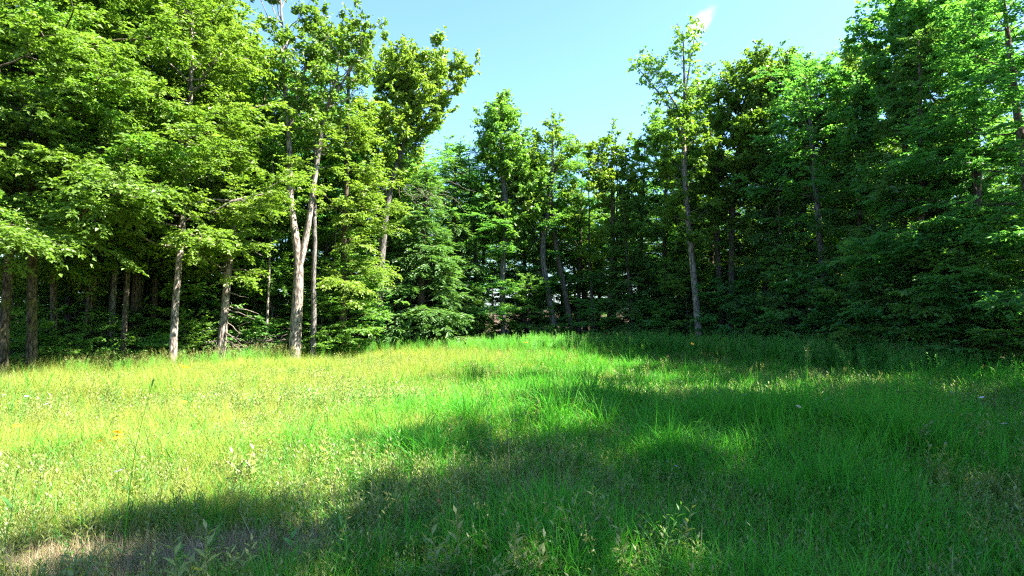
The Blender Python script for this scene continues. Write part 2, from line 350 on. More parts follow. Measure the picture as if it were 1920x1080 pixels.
def stem_straight(rng, H, r0, lean=.03, taper=.9, n=7):
    h = np.linspace(0, 1, n); a = rng.uniform(0, 2*PI); w = np.cumsum(rng.normal(0, .012, (n, 2)), 0)*H*.35; w -= w[0]
    p = np.column_stack([np.cos(a)*lean*H*h + w[:, 0], np.sin(a)*lean*H*h + w[:, 1], H*h - .15])
    r = r0*(1 - taper*h)**.9*(1 + .45*np.exp(-h*H/.28)); return p, np.maximum(r, .006)

def make_meshes(name, rng, stems, sp, leafm, barkm):
    global NLEAF
    b, c, n = grow(rng, stems, sp); NLEAF += n
    return [a.mesh('trunk', [barkm]) for a in b], c.mesh('crown', [leafm, M['twig']], False)

def props(o, label, cat, group=None):
    o['label'] = label; o['category'] = cat
    if group: o['group'] = group
def empty(name, loc, label=None, cat=None, group=None, rz=0):
    e = bpy.data.objects.new(name, None); C.objects.link(e); e.location = loc; e.rotation_euler = (0, 0, rz); e.empty_display_size = .3
    if label: props(e, label, cat, group)
    return e
def part(name, me, parent, loc=(0, 0, 0), rot=(0, 0, 0), scl=1, kind=None):
    o = bpy.data.objects.new(name, me); C.objects.link(o); o.parent = parent; o.location = loc; o.rotation_euler = rot
    o.scale = (scl, scl, scl) if isinstance(scl, (int, float)) else scl
    if kind: o['kind'] = kind
    return o

# shared kinds for the woods
VAR = {}
def variant(key, name, sp, leafm, barkm, seed, H, r0, t0, nm, reach, **kw):
    rng = np.random.default_rng(seed); s = SPEC[sp] if not kw else dict(SPEC[sp], **kw)
    p, r = stem_straight(rng, H, r0)
    tr, cr = make_meshes(name, rng, [(p, r, t0, nm, reach)], s, M[leafm], M[barkm])
    VAR.setdefault(key, []).append((name, tr[0], cr, H))
for i in range(4): variant('beech', 'beech_tree', 'beech', ('lime', 'lime', 'mid', 'dark')[i], 'bark', 10+i, 15, .19, .20, 40, 3.5)
for i in range(3): variant('maple', 'maple_tree', 'maple', ('mid', 'lime', 'dark')[i], 'bark', 20+i, 14, .19, .26, 34, 3.3, gap=.25)
for i in range(3): variant('pole', 'slender_tree', 'pole', ('mid', 'dark', 'mid')[i], ('bark', 'bark', 'bark_grey')[i], 30+i, 15.5, .125, .40, 26, 2.6)
for i in range(2): variant('thin', 'thin_tree', 'pole', 'mid', ('bark_grey', 'bark_pale')[i], 35+i, 11.5, .06, .42, 16, 1.5)
for i in range(2): variant('hemlock', 'hemlock_tree', 'hemlock', 'needle', 'bark', 40+i, 12.5, .17, .06, 70, 2.7)
for i in range(3): variant('sapling', 'beech_sapling', 'sapling', ('mid', 'dark', 'dark')[i], 'twig', 50+i, (4.2, 3.4, 2.4)[i], .035, .10, 26, (1.9, 1.7, 1.5)[i])
for i in range(2): variant('shrub', 'leafy_shrub', 'sapling', ('mid', 'weed')[i], 'twig', 60+i, (1.5, 1.1)[i], .015, .05, 22, .95, leaf=.10)

def place(key, i, x, y, label, cat, group=None, s=1.0, sz=None, rz=0, tilt=(0, 0)):
    name, tr, cr, H = VAR[key][i % len(VAR[key])]
    e = empty(name, (x, y, float(gz(x, y))), label, cat, group, rz)
    e.rotation_euler = (tilt[0], tilt[1], rz)
    e.scale = (s, s, sz or s)
    t = part('trunk', tr, e); c = part('crown', cr, e)
    return e

def hero(name, label, d, stem_px, sp, leafm, barkm, seed, **kw):
    """trunk(s) traced at their true depth: stem_px is a list of (pixel path with widths, t0, number of limbs, reach)."""
    rng = np.random.default_rng(seed); s = dict(SPEC[sp], **kw)
    b = at(stem_px[0][0][0][0], 600, d); base = np.array([b[0], d, float(gz(b[0], d))])
    st = []
    for k, (path, t0, nm, reach) in enumerate(stem_px):
        pts = np.array([at(q[0], q[1], d) for q in path]) - base
        pts[:, 1] += np.linspace(0, .8 if k == 0 else -.9, len(pts))*(pts[:, 2].max()/14)*rng.uniform(-1, 1)*(0 if len(stem_px) > 1 and k == 0 else 1)
        if k == 0: pts[0, 2] = -.15
        r = np.array([q[2]*(.74 if k == 0 and n_ == 0 else .93) for n_, q in enumerate(path)])/F*d/2
        st.append((pts, r, t0, nm, reach))
    tr, cr = make_meshes(name, rng, st, s, M[leafm], M[barkm])
    e = empty(name, tuple(base), label, 'tree')
    part('trunk', tr[0], e)
    for me in tr[1:]: part('limb', me, e)
    part('crown', cr, e)
    return e, base

# ------------------------------------------------------------------ the trees one can tell apart
# left edge
hero('mossy_tree', 'mossy thick trunk at the very left edge of the photo', 15.2, [([(4, 690, 25), (2, 560, 16), (3, 440, 18), (-6, 250, 15), (-10, 40, 10), (-12, -220, 2)], .29, 42, 4.3)], 'beech', 'mid', 'bark_moss', 101, bias=(-.6, .35))
hero('mossy_tree', 'thick mossy yellow-barked trunk, second from the left edge', 16.0, [([(60, 690, 27), (66, 560, 17), (70, 430, 16), (76, 250, 15), (84, 40, 10), (92, -230, 2)], .29, 44, 4.5)], 'beech', 'lime', 'bark_moss', 102, bias=(-.5, .4))
hero('slender_tree', 'dark slim trunk just right of the thick mossy trunk', 18.2, [([(103, 690, 17), (106, 560, 12), (110, 420, 11), (112, 200, 8), (118, -150, 2)], .30, 30, 3.0)], 'pole', 'mid', 'bark', 103)
hero('slender_tree', 'dark trunk leaning right with a lit patch of bark', 19.0, [([(154, 690, 20), (160, 580, 14), (172, 470, 12), (190, 200, 9), (205, -100, 2)], .30, 28, 2.9)], 'pole', 'mid', 'bark', 104)
hero('slender_tree', 'grey upright trunk left of a thin reddish trunk', 19.5, [([(205, 690, 18), (207, 560, 12), (213, 430, 10), (218, 200, 8), (222, -120, 2)], .30, 28, 2.9)], 'pole', 'mid', 'bark_grey', 105)
hero('slender_tree', 'thin straight reddish-brown trunk at the meadow edge', 18.8, [([(226, 690, 14), (229, 560, 10), (231, 420, 9), (236, 200, 7), (240, -150, 2)], .30, 32, 3.1)], 'pole', 'lime', 'bark', 106)
hero('slender_tree', 'brown trunk in half shade between reddish trunk and pale lit trunk', 21.5, [([(281, 680, 15), (288, 560, 11), (292, 440, 10), (300, 200, 8), (306, -60, 2)], .28, 30, 3.1)], 'pole', 'mid', 'bark', 107)
hero('beech_tree', 'sunlit pale trunk with dappled leaf shade standing out on the grass', 18.3, [([(322, 700, 20), (325, 560, 13), (329, 440, 12), (336, 250, 10), (340, 60, 7), (344, -170, 2)], .26, 48, 3.3)], 'beech', 'lime', 'bark_pale', 108, bias=(-.8, .3))
e9, b9 = hero('maple_tree', 'pale leaning trunk with dead side branches and lime crown', 21.0, [([(410, 680, 24), (420, 600, 16), (428, 500, 13), (433, 440, 12), (436, 300, 9), (432, 190, 2)], .33, 34, 2.4)], 'beech', 'gold', 'bark_pale', 109, bias=(PI*1.05, .55))
hero('slender_tree', 'mossy trunk slanting up to the right behind the dead branches', 22.8, [([(382, 680, 18), (398, 600, 14), (416, 545, 12), (440, 450, 11), (468, 330, 9), (490, 120, 2)], .55, 14, 2.6)], 'pole', 'mid', 'bark_moss', 110)
# the tall forked tree
ef, bf = hero('forked_maple_tree', 'tall forked tree with pale bare double trunk at the meadow edge', 21.8,
     [([(551, 680, 30), (554, 620, 23), (559, 540, 20), (561, 480, 18), (547, 380, 12), (544, 250, 10), (534, 160, 8), (530, 40, 5), (524, -30, 2)], .60, 20, 2.5),
      ([(561, 500, 14), (574, 440, 12), (590, 300, 10), (604, 215, 8), (622, 150, 5), (630, 75, 2)], .50, 18, 2.2),
      ([(544, 240, 6), (560, 170, 5), (580, 95, 4), (618, 70, 1.5)], .35, 9, 1.2),
      ([(606, 215, 6), (640, 160, 5), (668, 120, 4), (690, 110, 1.5)], .3, 11, 1.2)], 'airy', 'lime', 'bark_pale', 111, gap=.4, nl=8, sec=1.7)
hero('slender_tree', 'thin pale trunk right of the forked tree', 22.6, [([(586, 680, 15), (589, 600, 11), (590, 530, 9), (594, 420, 8), (598, 240, 2)], .78, 9, 1.0)], 'beech', 'lime', 'bark_grey', 112)
hero('slender_tree', 'pale mossy trunk behind low leafy boughs, two right of the fork', 24.5, [([(640, 670, 17), (644, 560, 13), (648, 450, 12), (654, 300, 9), (660, 150, 6), (664, 130, 2)], .24, 34, 2.5)], 'beech', 'lime', 'bark_moss', 113, bias=(.3, .6))
ec, bc = hero('maple_tree', 'maple with curved grey trunk and crown fanning against the sky', 26.5,
     [([(704, 680, 23), (708, 600, 17), (716, 480, 15), (724, 390, 13), (736, 340, 11), (750, 290, 10), (775, 230, 7), (788, 150, 2)], .56, 24, 2.6),
      ([(752, 285, 7), (790, 230, 6), (830, 170, 4), (860, 150, 1.5)], .2, 16, 1.8),
      ([(748, 290, 6), (744, 230, 5), (735, 160, 4), (728, 150, 1.5)], .3, 12, 1.6)], 'fan', 'lime', 'bark_grey', 114)
# hemlock in front of the back trees
hero('hemlock_tree', 'full hemlock with drooping boughs down to the meadow', 28.0, [([(790, 660, 22), (792, 500, 14), (796, 400, 9), (800, 318, 2)], .04, 105, 2.9)], 'hemlock', 'needle', 'bark', 115)
hero('hemlock_tree', 'dark hemlock with thin top close behind the maple with fanning crown', 31.0, [([(850, 660, 20), (852, 480, 13), (856, 300, 2)], .08, 64, 2.6)], 'hemlock', 'needle', 'bark', 116)
hero('maple_tree', 'broad-topped tall tree with thin grey trunk at centre back', 31.0, [([(946, 660, 16), (940, 520, 12), (948, 400, 12), (940, 300, 9), (934, 198, 2)], .42, 40, 2.3)], 'maple', 'mid', 'bark_grey', 117)
hero('maple_tree', 'leaning slim tree with open yellowish crown, right of the broad-topped one', 31.5, [([(1046, 660, 15), (1030, 560, 12), (1016, 470, 11), (1030, 370, 10), (1036, 300, 8), (1038, 245, 2)], .5, 26, 2.3)], 'airy', 'gold', 'bark_grey', 118, prof='round')
hero('slender_tree', 'tree with long trunk slanting left behind the tall meadow weeds', 32.0, [([(1078, 660, 14), (1058, 540, 11), (1040, 440, 10), (1034, 340, 7), (1060, 270, 2)], .5, 22, 2.3)], 'pole', 'mid', 'bark', 119)
hero('maple_tree', 'low golden-green tree with bare twig tops under the sky notch', 32.0, [([(1142, 660, 15), (1146, 500, 11), (1150, 380, 9), (1150, 272, 2)], .4, 30, 2.4)], 'maple', 'gold', 'bark', 120, gap=.4, bare=.1)
# right of centre
e19, b19 = hero('maple_tree', 'straight pale trunk with yellow-lit lower crown and sparse dark top', 27.5,
     [([(1314, 660, 21), (1306, 560, 13), (1296, 440, 12), (1290, 380, 11), (1284, 260, 9), (1282, 215, 7)], .42, 30, 1.75)], 'maple', 'gold', 'bark_pale', 121, prof='round', gap=.2, lmin=.25)
e19b, _ = hero('maple_tree', 'x', 27.5,
     [([(1314, 590, 1), (1314, 588, 1)], .9, 0, .1),
      ([(1283, 215, 7), (1282, 150, 5), (1278, 62, 1.5)], .15, 11, .7), ([(1284, 250, 5), (1262, 210, 4), (1236, 170, 3), (1192, 124, 1)], .25, 14, .75),
      ([(1283, 225, 4), (1256, 168, 3), (1226, 108, 1)], .3, 12, .7), ([(1283, 235, 4), (1308, 185, 3), (1338, 138, 1)], .25, 12, .7), ([(1282, 190, 4), (1290, 120, 2), (1296, 62, .8)], .5, 5, .4)], 'airy', 'mid', 'bark_grey', 131, nl=6, lmin=.15, sec=1.8)
for ch in [c for c in C.objects if c.parent == e19b]:
    if ch.name.startswith('trunk'): bpy.data.objects.remove(ch)
    else: ch.parent = e19
bpy.data.objects.remove(e19b)
hero('slender_tree', 'grey trunk in deep shade with bare drooping twigs on its left', 23.8, [([(1553, 660, 17), (1547, 540, 12), (1540, 400, 12), (1530, 250, 9), (1522, 140, 2)], .42, 30, 2.8)], 'pole', 'dark', 'bark_grey', 122)
hero('slender_tree', 'dark trunk with curve, two right of the pale straight trunk', 29.0, [([(1356, 660, 14), (1350, 520, 11), (1345, 400, 11), (1352, 250, 8), (1350, 165, 2)], .4, 28, 2.5)], 'pole', 'mid', 'bark', 123)
hero('maple_tree', 'dark upright trunk under yellow-tipped crown in the right woods', 28.5, [([(1374, 660, 16), (1372, 520, 13), (1374, 380, 12), (1400, 200, 9), (1415, 130, 2)], .42, 30, 2.7)], 'maple', 'gold', 'bark', 124)

# edge trees of a shared kind, each in its own place
rngp = np.random.default_rng(77)
def px_xy(px, d): return ((px-960)/F*d, d)
EDGE_TREES = [  # kind, variant, px, depth, scale, z scale, label
 ('beech', 0, -60, 14.0, 1.0, 1.05, 'leafy beech whose boughs fill the upper left corner'),
 ('beech', 1, 176, 20.3, 1.0, 1.0, 'layered beech with boughs over the dark trunks at left'),
 ('beech', 0, 255, 21.0, 1.0, 1.08, 'tall lime-green beech behind the thin reddish trunk'),
 ('maple', 1, 380, 24.5, 1.05, 1.15, 'tall bright maple rising behind the lime-crowned leaning tree'),
 ('beech', 2, 470, 25.5, 1.0, 1.0, 'tall beech between the lime crown and the forked tree'),
 ('maple', 0, 618, 27.5, .9, .84, 'dark-leaved maple filling the gap right of the fork'),
 ('beech', 1, 690, 31.0, .85, .85, 'shaded beech behind the curved grey trunk'),
 ('hemlock', 1, 745, 30.5, .95, .9, 'hemlock half hidden behind the curved grey trunk'),
 ('beech', 3, 905, 33.5, .75, .78, 'low dark beech left of the broad-topped centre tree'),
 ('maple', 1, 985, 34.0, .85, .82, 'green maple in the gap between the two centre-back trees'),
 ('beech', 3, 1085, 35.0, .8, .80, 'dense beech under the lowest part of the skyline'),
 ('beech', 3, 1200, 33.0, .9, .78, 'rounded beech left of the straight pale trunk'),
 ('maple', 0, 1245, 31.5, .9, .88, 'green maple close behind the straight pale trunk'),
 ('beech', 1, 1335, 33.0, .95, 1.0, 'beech with feathery top right of the sparse treetop'),
 ('maple', 1, 1430, 28.5, .95, 1.0, 'maple with golden backlit top on the right skyline'),
 ('maple', 0, 1500, 27.0, .95, .97, 'taller golden-topped maple on the right skyline'),
 ('maple', 1, 1580, 25.0, .95, .90, 'maple whose backlit top stands out left of the big right trees'),
 ('maple', 2, 1690, 21.0, 1.0, .95, 'big dark maple reaching the top edge at right'),
 ('beech', 3, 1640, 26.0, 1.0, .92, 'beech in shade behind the big dark maple'),
 ('maple', 2, 1780, 20.0, 1.0, .95, 'tall maple at right with sun through its upper leaves'),
 ('hemlock', 0, 1730, 19.5, 1.0, .95, 'shaded hemlock among broad leaves at right'),
 ('beech', 3, 1850, 17.9, 1.0, .80, 'dark beech overhanging the right end of the meadow'),
 ('beech', 3, 1965, 15.9, 1.0, .85, 'dark beech at the right edge of the photo'),
 ('hemlock', 1, 1470, 26.0, .9, .85, 'dark hemlock left of the shaded grey trunk'),
 ('hemlock', 0, 1620, 22.5, .9, .85, 'dark hemlock right of the shaded grey trunk'),
 ('hemlock', 0, 1190, 30.5, .8, .65, 'dark hemlock low behind the tall weeds, left of the pale straight trunk'),
]
for k, i, px, d, s, sz, lab in EDGE_TREES:
    x, y = px_xy(px, d); place(k, i, x, y, lab, 'tree', 'trees along the edge of the clearing', s, sz, rngp.uniform(0, 6.28), tuple(rngp.uniform(-.03, .03, 2)))
# the wood goes on to the right of the frame and behind: these throw the shade on the meadow
for k, (kk, i, x, y, s, sz) in enumerate([('beech', 0, 15.9, 9.9, .9, .72), ('maple', 0, 14.8, 12.9, .75, 1.4), ('maple', 0, 15.4, 7.0, 1.1, 1.25), ('beech', 2, 14.6, 4.2, 1.15, 1.3), ('maple', 1, 13.2, 1.2, 1.15, 1.3), ('beech', 1, 12.4, -1.8, 1.15, 1.3), ('maple', 0, 12.0, -5.0, 1.15, 1.3), ('maple', 0, 18.5, 6.0, 1.1, 1.45), ('beech', 1, 18.0, 2.5, 1.1, 1.5), ('maple', 1, 16.4, -1.5, 1.1, 1.5), ('hemlock', 0, 16.6, 8.2, 1.1, .95), ('hemlock', 1, 14.2, 2.7, 1.25, 1.35), ('beech', 2, 15.5, -5, 1.1, 1.4)]):
    place(kk, i, x, y, 'leafy tree of the right woods beyond the right edge of the photo', 'tree', 'trees beyond the right edge', s, sz, rngp.uniform(0, 6.28))

# low growth along the edge
SAP = []
for px, d in [(1480, 24.5), (1530, 22.8), (1590, 21.6), (1640, 20.0), (1700, 18.8), (1745, 18.2), (1790, 17.3), (1840, 16.6), (1890, 15.9), (1930, 15.2), (1420, 26), (1370, 27), (1290, 28.8), (1230, 29.5), (1170, 30.2), (1110, 30.6), (1060, 31), (990, 30.8), (905, 29.8), (850, 29.3), (755, 27.6), (680, 26.5), (630, 24.2), (600, 23.8), (520, 24), (465, 23.6), (350, 21), (255, 20.5), (135, 18.0), (80, 17.5), (20, 16.4), (45, 16.9), (300, 19.4), (195, 19.0), (225, 19.6), (440, 22.3), (500, 22.9)]:
    SAP.append((px, d))
def side_word(px): return 'left' if px < 560 else ('back' if px < 1180 else 'right')
for px, d, sc_, lab in [(478, 23.6, .95, 'sunlit young beech left of the forked tree'), (648, 24.6, 1.05, 'sunlit young beech right of the forked tree with boughs down to the grass')]:
    x, y = px_xy(px, d); place('sapling', 0, x, y, lab, 'sapling', 'young beeches along the left edge', sc_, sc_*.95, rngp.uniform(0, 6.28))
ORD = 'first second third fourth fifth sixth seventh eighth ninth tenth eleventh twelfth thirteenth fourteenth fifteenth'.split(); cnt = {}
SAP.sort(key=lambda q: -q[0] if q[0] < 1180 else q[0])
for k, (px, d) in enumerate(SAP):
    x, y = px_xy(px, d); sm = px < 560
    g = {'left': 'low shrubs under the left trees', 'back': 'low shrubs along the back edge', 'right': 'saplings massed under the right trees'}[side_word(px)]
    cnt[side_word(px)] = cnt.get(side_word(px), 0) + 1; od = ORD[cnt[side_word(px)] - 1]
    l = {'left': f'low green shrub under the left trunks, {od} from the forked tree', 'back': f'low shaded shrub in front of the back trees, {od} counted from the right', 'right': f'layered dark sapling at the front of the right woods, {od} in its row'}[side_word(px)]
    if side_word(px) == 'right': place('sapling', k, x, y, l, 'sapling', g, rngp.uniform(.85, 1.15), rngp.uniform(.8, 1.1), rngp.uniform(0, 6.28))
    elif sm: place('shrub', k, x, y, l, 'shrub', g, rngp.uniform(.8, 1.15), None, rngp.uniform(0, 6.28))
    else: place('sapling' if k % 2 else 'shrub', k, x, y, l, 'shrub', g, rngp.uniform(.75, 1.0), rngp.uniform(.6, .85), rngp.uniform(0, 6.28))
for k in range(22):                          # second rank at right
    t = rngp.random(); px = 1180 + 800*t; d = np.interp(px, [1180, 1400, 1600, 1800, 1980], [31, 28, 23, 18.6, 15.8]) + rngp.uniform(.6, 4)
    x, y = px_xy(px, d); place('sapling', k, x, y, 'dark layered sapling in the mass under the right trees', 'sapling', 'saplings massed under the right trees', rngp.uniform(.9, 1.4), rngp.uniform(.9, 1.4), rngp.uniform(0, 6.28))

# deep woods
pts = []; tries = 0
fixed = [tuple(o.location[:2]) for o in C.objects if o.parent is None and o.type == 'EMPTY']
while len(pts) < 112 and tries < 20000:
    tries += 1
    d = rngp.uniform(14, 62); px = rngp.uniform(-160, 2080); x, y = px_xy(px, d)
    e = float(edge_dist(x, y)[0])
    if e > -2.2 or e < -27 or (x > 10 and y < 27 and e < -5): continue
    mind = 2.3 + .04*(-e)
    if any((x-a)**2 + (y-b)**2 < mind**2 for a, b in pts) or any((x-a)**2 + (y-b)**2 < 1.3**2 for a, b in fixed): continue
    pts.append((x, y))
for k, (x, y) in enumerate(pts):
    px = 960 + F*x/y; sw = side_word(px); e = -float(edge_dist(x, y)[0]); u = rngp.random()
    key = 'pole' if u < (.72 if sw == 'left' else .45) else ('hemlock' if u < (.86 if sw == 'left' else .72) else ('beech' if u < .9 else 'maple'))
    lim = {'left': 1.0, 'back': np.interp(px, [560, 650, 800, 1000, 1150, 1180], [.95, .85, .76, .70, .66, .66]), 'right': np.interp(px, [1180, 1300, 1500, 1700, 1800], [.66, .72, .76, .80, .92])}[sw]
    lim = lim*min(1.25, (.8 + y/150))
    s = rngp.uniform(.85, 1.1)
    kind = {'pole': 'slim dark-trunked tree', 'hemlock': 'dark hemlock', 'beech': 'leafy beech', 'maple': 'leafy maple'}[key]
    where = {'left': 'deep in the woods behind the left trunks', 'back': 'in the shade of the woods behind the back trees', 'right': 'deep in the dark woods at right'}[sw]
    place(key, k, x, y, f'{kind} {where}', 'tree', f'{kind} kind, {where}', s, lim*rngp.uniform(.9, 1.05), rngp.uniform(0, 6.28), tuple(rngp.uniform(-.05, .05, 2)))
for k in range(62):                          # thin poles crowding between the bigger trunks
    for _ in range(60):
        d = rngp.uniform(18, 48); px = rngp.uniform(-20, 900) if k < 50 else rngp.uniform(1200, 1800); x, y = px_xy(px, d); e = float(edge_dist(x, y)[0])
        if -17 < e < -1.6: break
    sw = side_word(px)
    place('thin', k, x, y, {'left': 'thin dark pole of a tree between the left trunks', 'back': 'thin dark pole of a tree among the back trees', 'right': 'thin dark pole of a tree in the right woods'}[sw], 'tree', 'thin poles in the woods at ' + sw, rngp.uniform(.8, 1.1), rngp.uniform(.75, 1.05)*(1 if sw == 'left' else .85), rngp.uniform(0, 6.28), tuple(rngp.uniform(-.09, .09, 2)))
for k, (px, d) in enumerate([(15, 19), (85, 21), (140, 20.5), (250, 23), (190, 26), (310, 24), (350, 23), (460, 25.5), (500, 27), (40, 26), (120, 28), (270, 29), (400, 28), (520, 24.5)]):
    x, y = px_xy(px, d); place('sapling', 0, x, y, 'half-lit green sapling standing between the trunks of the left woods', 'sapling', 'half-lit saplings in the left woods', rngp.uniform(1.0, 1.5), rngp.uniform(.8, 1.3), rngp.uniform(0, 6.28))
for k in range(40):                          # understorey inside the woods
    for _ in range(50):
        d = rngp.uniform(16, 52); px = rngp.uniform(-40, 1960); x, y = px_xy(px, d); e = float(edge_dist(x, y)[0])
        if -18 < e < -3: break
    sw = side_word(px)
    place('sapling', k, x, y, 'small leafy sapling growing in the shade ' + {'left': 'among the left trunks', 'back': 'under the back trees', 'right': 'deep under the right trees'}[sw], 'sapling', 'saplings inside the woods at ' + sw, rngp.uniform(.9, 1.5), rngp.uniform(.7, 1.2), rngp.uniform(0, 6.28))

# dead branches, snags, brush
def crook(rng, p, d, L, n=7, w=.05, sag=0.0):
    s = np.linspace(0, 1, n); q = np.cumsum(rng.normal(0, w, (n, 3)), 0); q[0] = 0
    P = np.asarray(p) + (np.asarray(d)[None]*s[:, None] + q*.5)*L; P[:, 2] -= sag*L*s**2; return P
rngd = np.random.default_rng(5)
for k, (py, sgn, ln, dz) in enumerate([(505, 1, 1.5, -.05), (548, 1, .9, -.1), (572, 1, 1.2, -.15), (580, 1, 1.3, -.1), (587, 1, .8, -.1), (600, 1, .8, -.6), (618, -1, .7, -.1), (620, 1, .9, -.35), (625, 1, 1.15, -.5), (632, 1, 1.2, -.55), (640, 1, 1.0, -.7), (640, -1, .6, .05), (470, 1, 1.2, .0), (530, -1, .7, -.05)]):
    px = np.interp(py, [440, 600, 680], [433, 420, 410]); p = at(px, py, 21.0) - b9
    acc = Acc(); P = crook(rngd, p, nrm(np.array([sgn*1.0, rngd.uniform(-.7, .2), dz])), ln, sag=.1)
    tubes(acc, P, np.linspace(.026, .009, 7), 5)
    part('dead_branch', acc.mesh('dead_branch', [M['dead']]), e9)
# hanging bare twigs under the fanning crown
for k in range(4):
    p = at(740 + 6*k, 345 + 6*k, 26.5) - bc; acc = Acc()
    for j in range(6):
        P = crook(rngd, p, nrm(np.array([rngd.uniform(.2, 1.0), -.6 + rngd.uniform(-.3, .1), rngd.uniform(-.5, .3)])), rngd.uniform(.9, 2.0), w=.09, sag=.25); tubes(acc, P, np.linspace(.009, .003, 7), 4)
        p = P[rngd.integers(1, 5)]
    part('dead_branch', acc.mesh('dead_branch', [M['dead']]), ec)
for px, top in [(1150, 268), (1112, 288)]:
    d = 33.0; x, _ = px_xy(px, d); acc = Acc(); z0 = float(gz(x, d)); h = at(px, top, d)[2] - z0
    P = crook(rngd, (0, 0, -.1), (0, 0, 1), h, 12, .012); tubes(acc, P, np.linspace(.12, .012, 12), 6)
    e = empty('dead_snag', (x, d, z0), 'bare dead spire poking above the low golden treetop' if px == 1150 else 'shorter bare dead spike left of the taller spire', 'dead tree')
    part('trunk', acc.mesh('trunk', [M['twig']]), e)
    for j in range(10):
        b = Acc(); i = rngd.integers(6, 11); P2 = crook(rngd, P[i], nrm(np.array([rngd.normal(), rngd.normal(), .7])), rngd.uniform(.4, .9)); tubes(b, P2, np.linspace(.02, .006, 7), 4); part('dead_branch', b.mesh('dead_branch', [M['twig']]), e)
# brush pile between the two pale trunks
x, y = px_xy(478, 22.2); ep = empty('brush_pile', (x, y, float(gz(x, y))), 'heap of dead grey-brown brush left of the forked tree', 'brush pile')
for j in range(46):
    b = Acc(); p = np.array([rngd.uniform(-1.3, 1.3), rngd.uniform(-.5, .5), rngd.uniform(.2, .8)])
    for q in range(3):
        P = crook(rngd, p, nrm(np.array([rngd.normal(0, 1), rngd.normal(0, .5), rngd.uniform(-.1, .6)])), rngd.uniform(.5, 1.1), w=.1, sag=.35); P[:, 2] = np.maximum(P[:, 2], .0); tubes(b, P, np.linspace(.013, .004, 7), 4); p = P[2]
    part('dead_branch', b.mesh('dead_branch', [M['twig' if j % 3 else 'dead']]), ep)
# forked white branch leaning in front of the hemlock
x, y = px_xy(738, 26.8); eb = empty('fallen_branch', (x, y, float(gz(x, y))), 'bleached forked branch standing in weeds left of the hemlock', 'branch')
for pxs in ([(732, 655), (739, 625), (741, 600)], [(739, 625), (736, 605), (745, 590)], [(741, 640), (745, 648), (752, 655)], [(761, 602), (763, 618), (768, 632)]):
    b = Acc(); P = resample(np.array([at(q[0], q[1], 26.8) for q in pxs]) - np.array([x, y, float(gz(x, y))]), 8); tubes(b, P, np.linspace(.035, .012, 8), 6); part('stick', b.mesh('stick', [M['dead']]), eb)

# ------------------------------------------------------------------ grass and weeds: uncountable, so one object of each sort
PROTO = []
def blades(acc, rng, n, spread, h, w, lean, curve, mat=0, segs=4, tone=None, base=None, z0=0.0):
    a = rng.uniform(0, 2*PI, n); r = spread*np.sqrt(rng.random(n))
    b = np.stack([r*np.cos(a), r*np.sin(a), np.full(n, z0)], 1) if base is None else base
    az = rng.uniform(0, 2*PI, n); L = h*rng.uniform(.55, 1.15, n); ln = np.abs(rng.normal(0, lean, n)); cv = np.abs(rng.normal(curve, curve*.5, n))
    s = np.linspace(0, 1, segs+1); th = ln[:, None] + cv[:, None]*s[None]**1.3*1.6
    dz = np.cos(th); dr = np.sin(th); ds = L[:, None]/segs
    z = np.concatenate([np.zeros((n, 1)), np.cumsum((dz[:, :-1]+dz[:, 1:])/2*ds, 1)], 1); rr = np.concatenate([np.zeros((n, 1)), np.cumsum((dr[:, :-1]+dr[:, 1:])/2*ds, 1)], 1)
    c = np.stack([b[:, 0:1] + rr*np.cos(az)[:, None], b[:, 1:2] + rr*np.sin(az)[:, None], b[:, 2:3] + z], -1)
    sd = np.stack([-np.sin(az), np.cos(az), np.zeros(n)], 1); tw = rng.uniform(-1, 1, n)
    sd = nrm(sd + tw[:, None]*np.stack([np.cos(az), np.sin(az), np.zeros(n)], 1)*.7)
    ww = w*rng.uniform(.7, 1.3, n)[:, None]*np.array([.75, 1, .9, .6, 0.02][:segs+1] if segs == 4 else np.linspace(1, .05, segs+1))[None]
    V = np.stack([c - sd[:, None]*ww[..., None]/2, c + sd[:, None]*ww[..., None]/2], 2)   # n, s+1, 2, 3
    i = np.arange(segs); q = np.stack([i*2, i*2+1, i*2+3, i*2+2], 1)
    Q = (q[None] + (np.arange(n)*(segs+1)*2)[:, None, None]).reshape(-1, 4)
    t = rng.random(n) if tone is None else np.clip(tone + rng.normal(0, .15, n), 0, 1)
    acc.add(V, Q, mat, np.repeat(t, segs))
    return c[:, -1], az
def herb(acc, rng, h, nl, L, W, stemw=.0022, el=.5, mat=0, top=0.0):
    P = crook(rng, (rng.normal(0, .03), rng.normal(0, .03), -.02), nrm(np.array([rng.normal(0, .1), rng.normal(0, .1), 1])), h, 6, .03)
    tubes(acc, P, np.linspace(stemw*1.4, stemw*.6, 6), 4, mat)
    s = np.linspace(.12, 1, nl); pos = np.stack([np.interp(s, np.linspace(0, 1, 6), P[:, k]) for k in range(3)], 1)
    az = np.arange(nl)*2.4 + rng.uniform(0, 6); e = el + .5*s
    ax = np.stack([np.cos(az)*np.cos(e), np.sin(az)*np.cos(e), np.sin(e)], 1); no = np.stack([-np.cos(az)*np.sin(e), -np.sin(az)*np.sin(e), np.cos(e)], 1)
    leaves(acc, pos, ax, no, L*(1.1 - .6*s), W*(1.1-.6*s), mat, rng.random(nl))
    return P[-1]
def proto(coll, acc, mats, name):
    o = bpy.data.objects.new(name, acc.mesh(name, mats, True)); coll.objects.link(o); return o
def coll(name): return bpy.data.collections.new(name)
rg = np.random.default_rng(9)
c_fine, c_green, c_stalk, c_forb, c_thatch, c_gold = [coll(n) for n in ('fine_grass_kinds', 'green_grass_kinds', 'stalk_kinds', 'herb_kinds', 'thatch_kinds', 'goldenrod_kinds')]
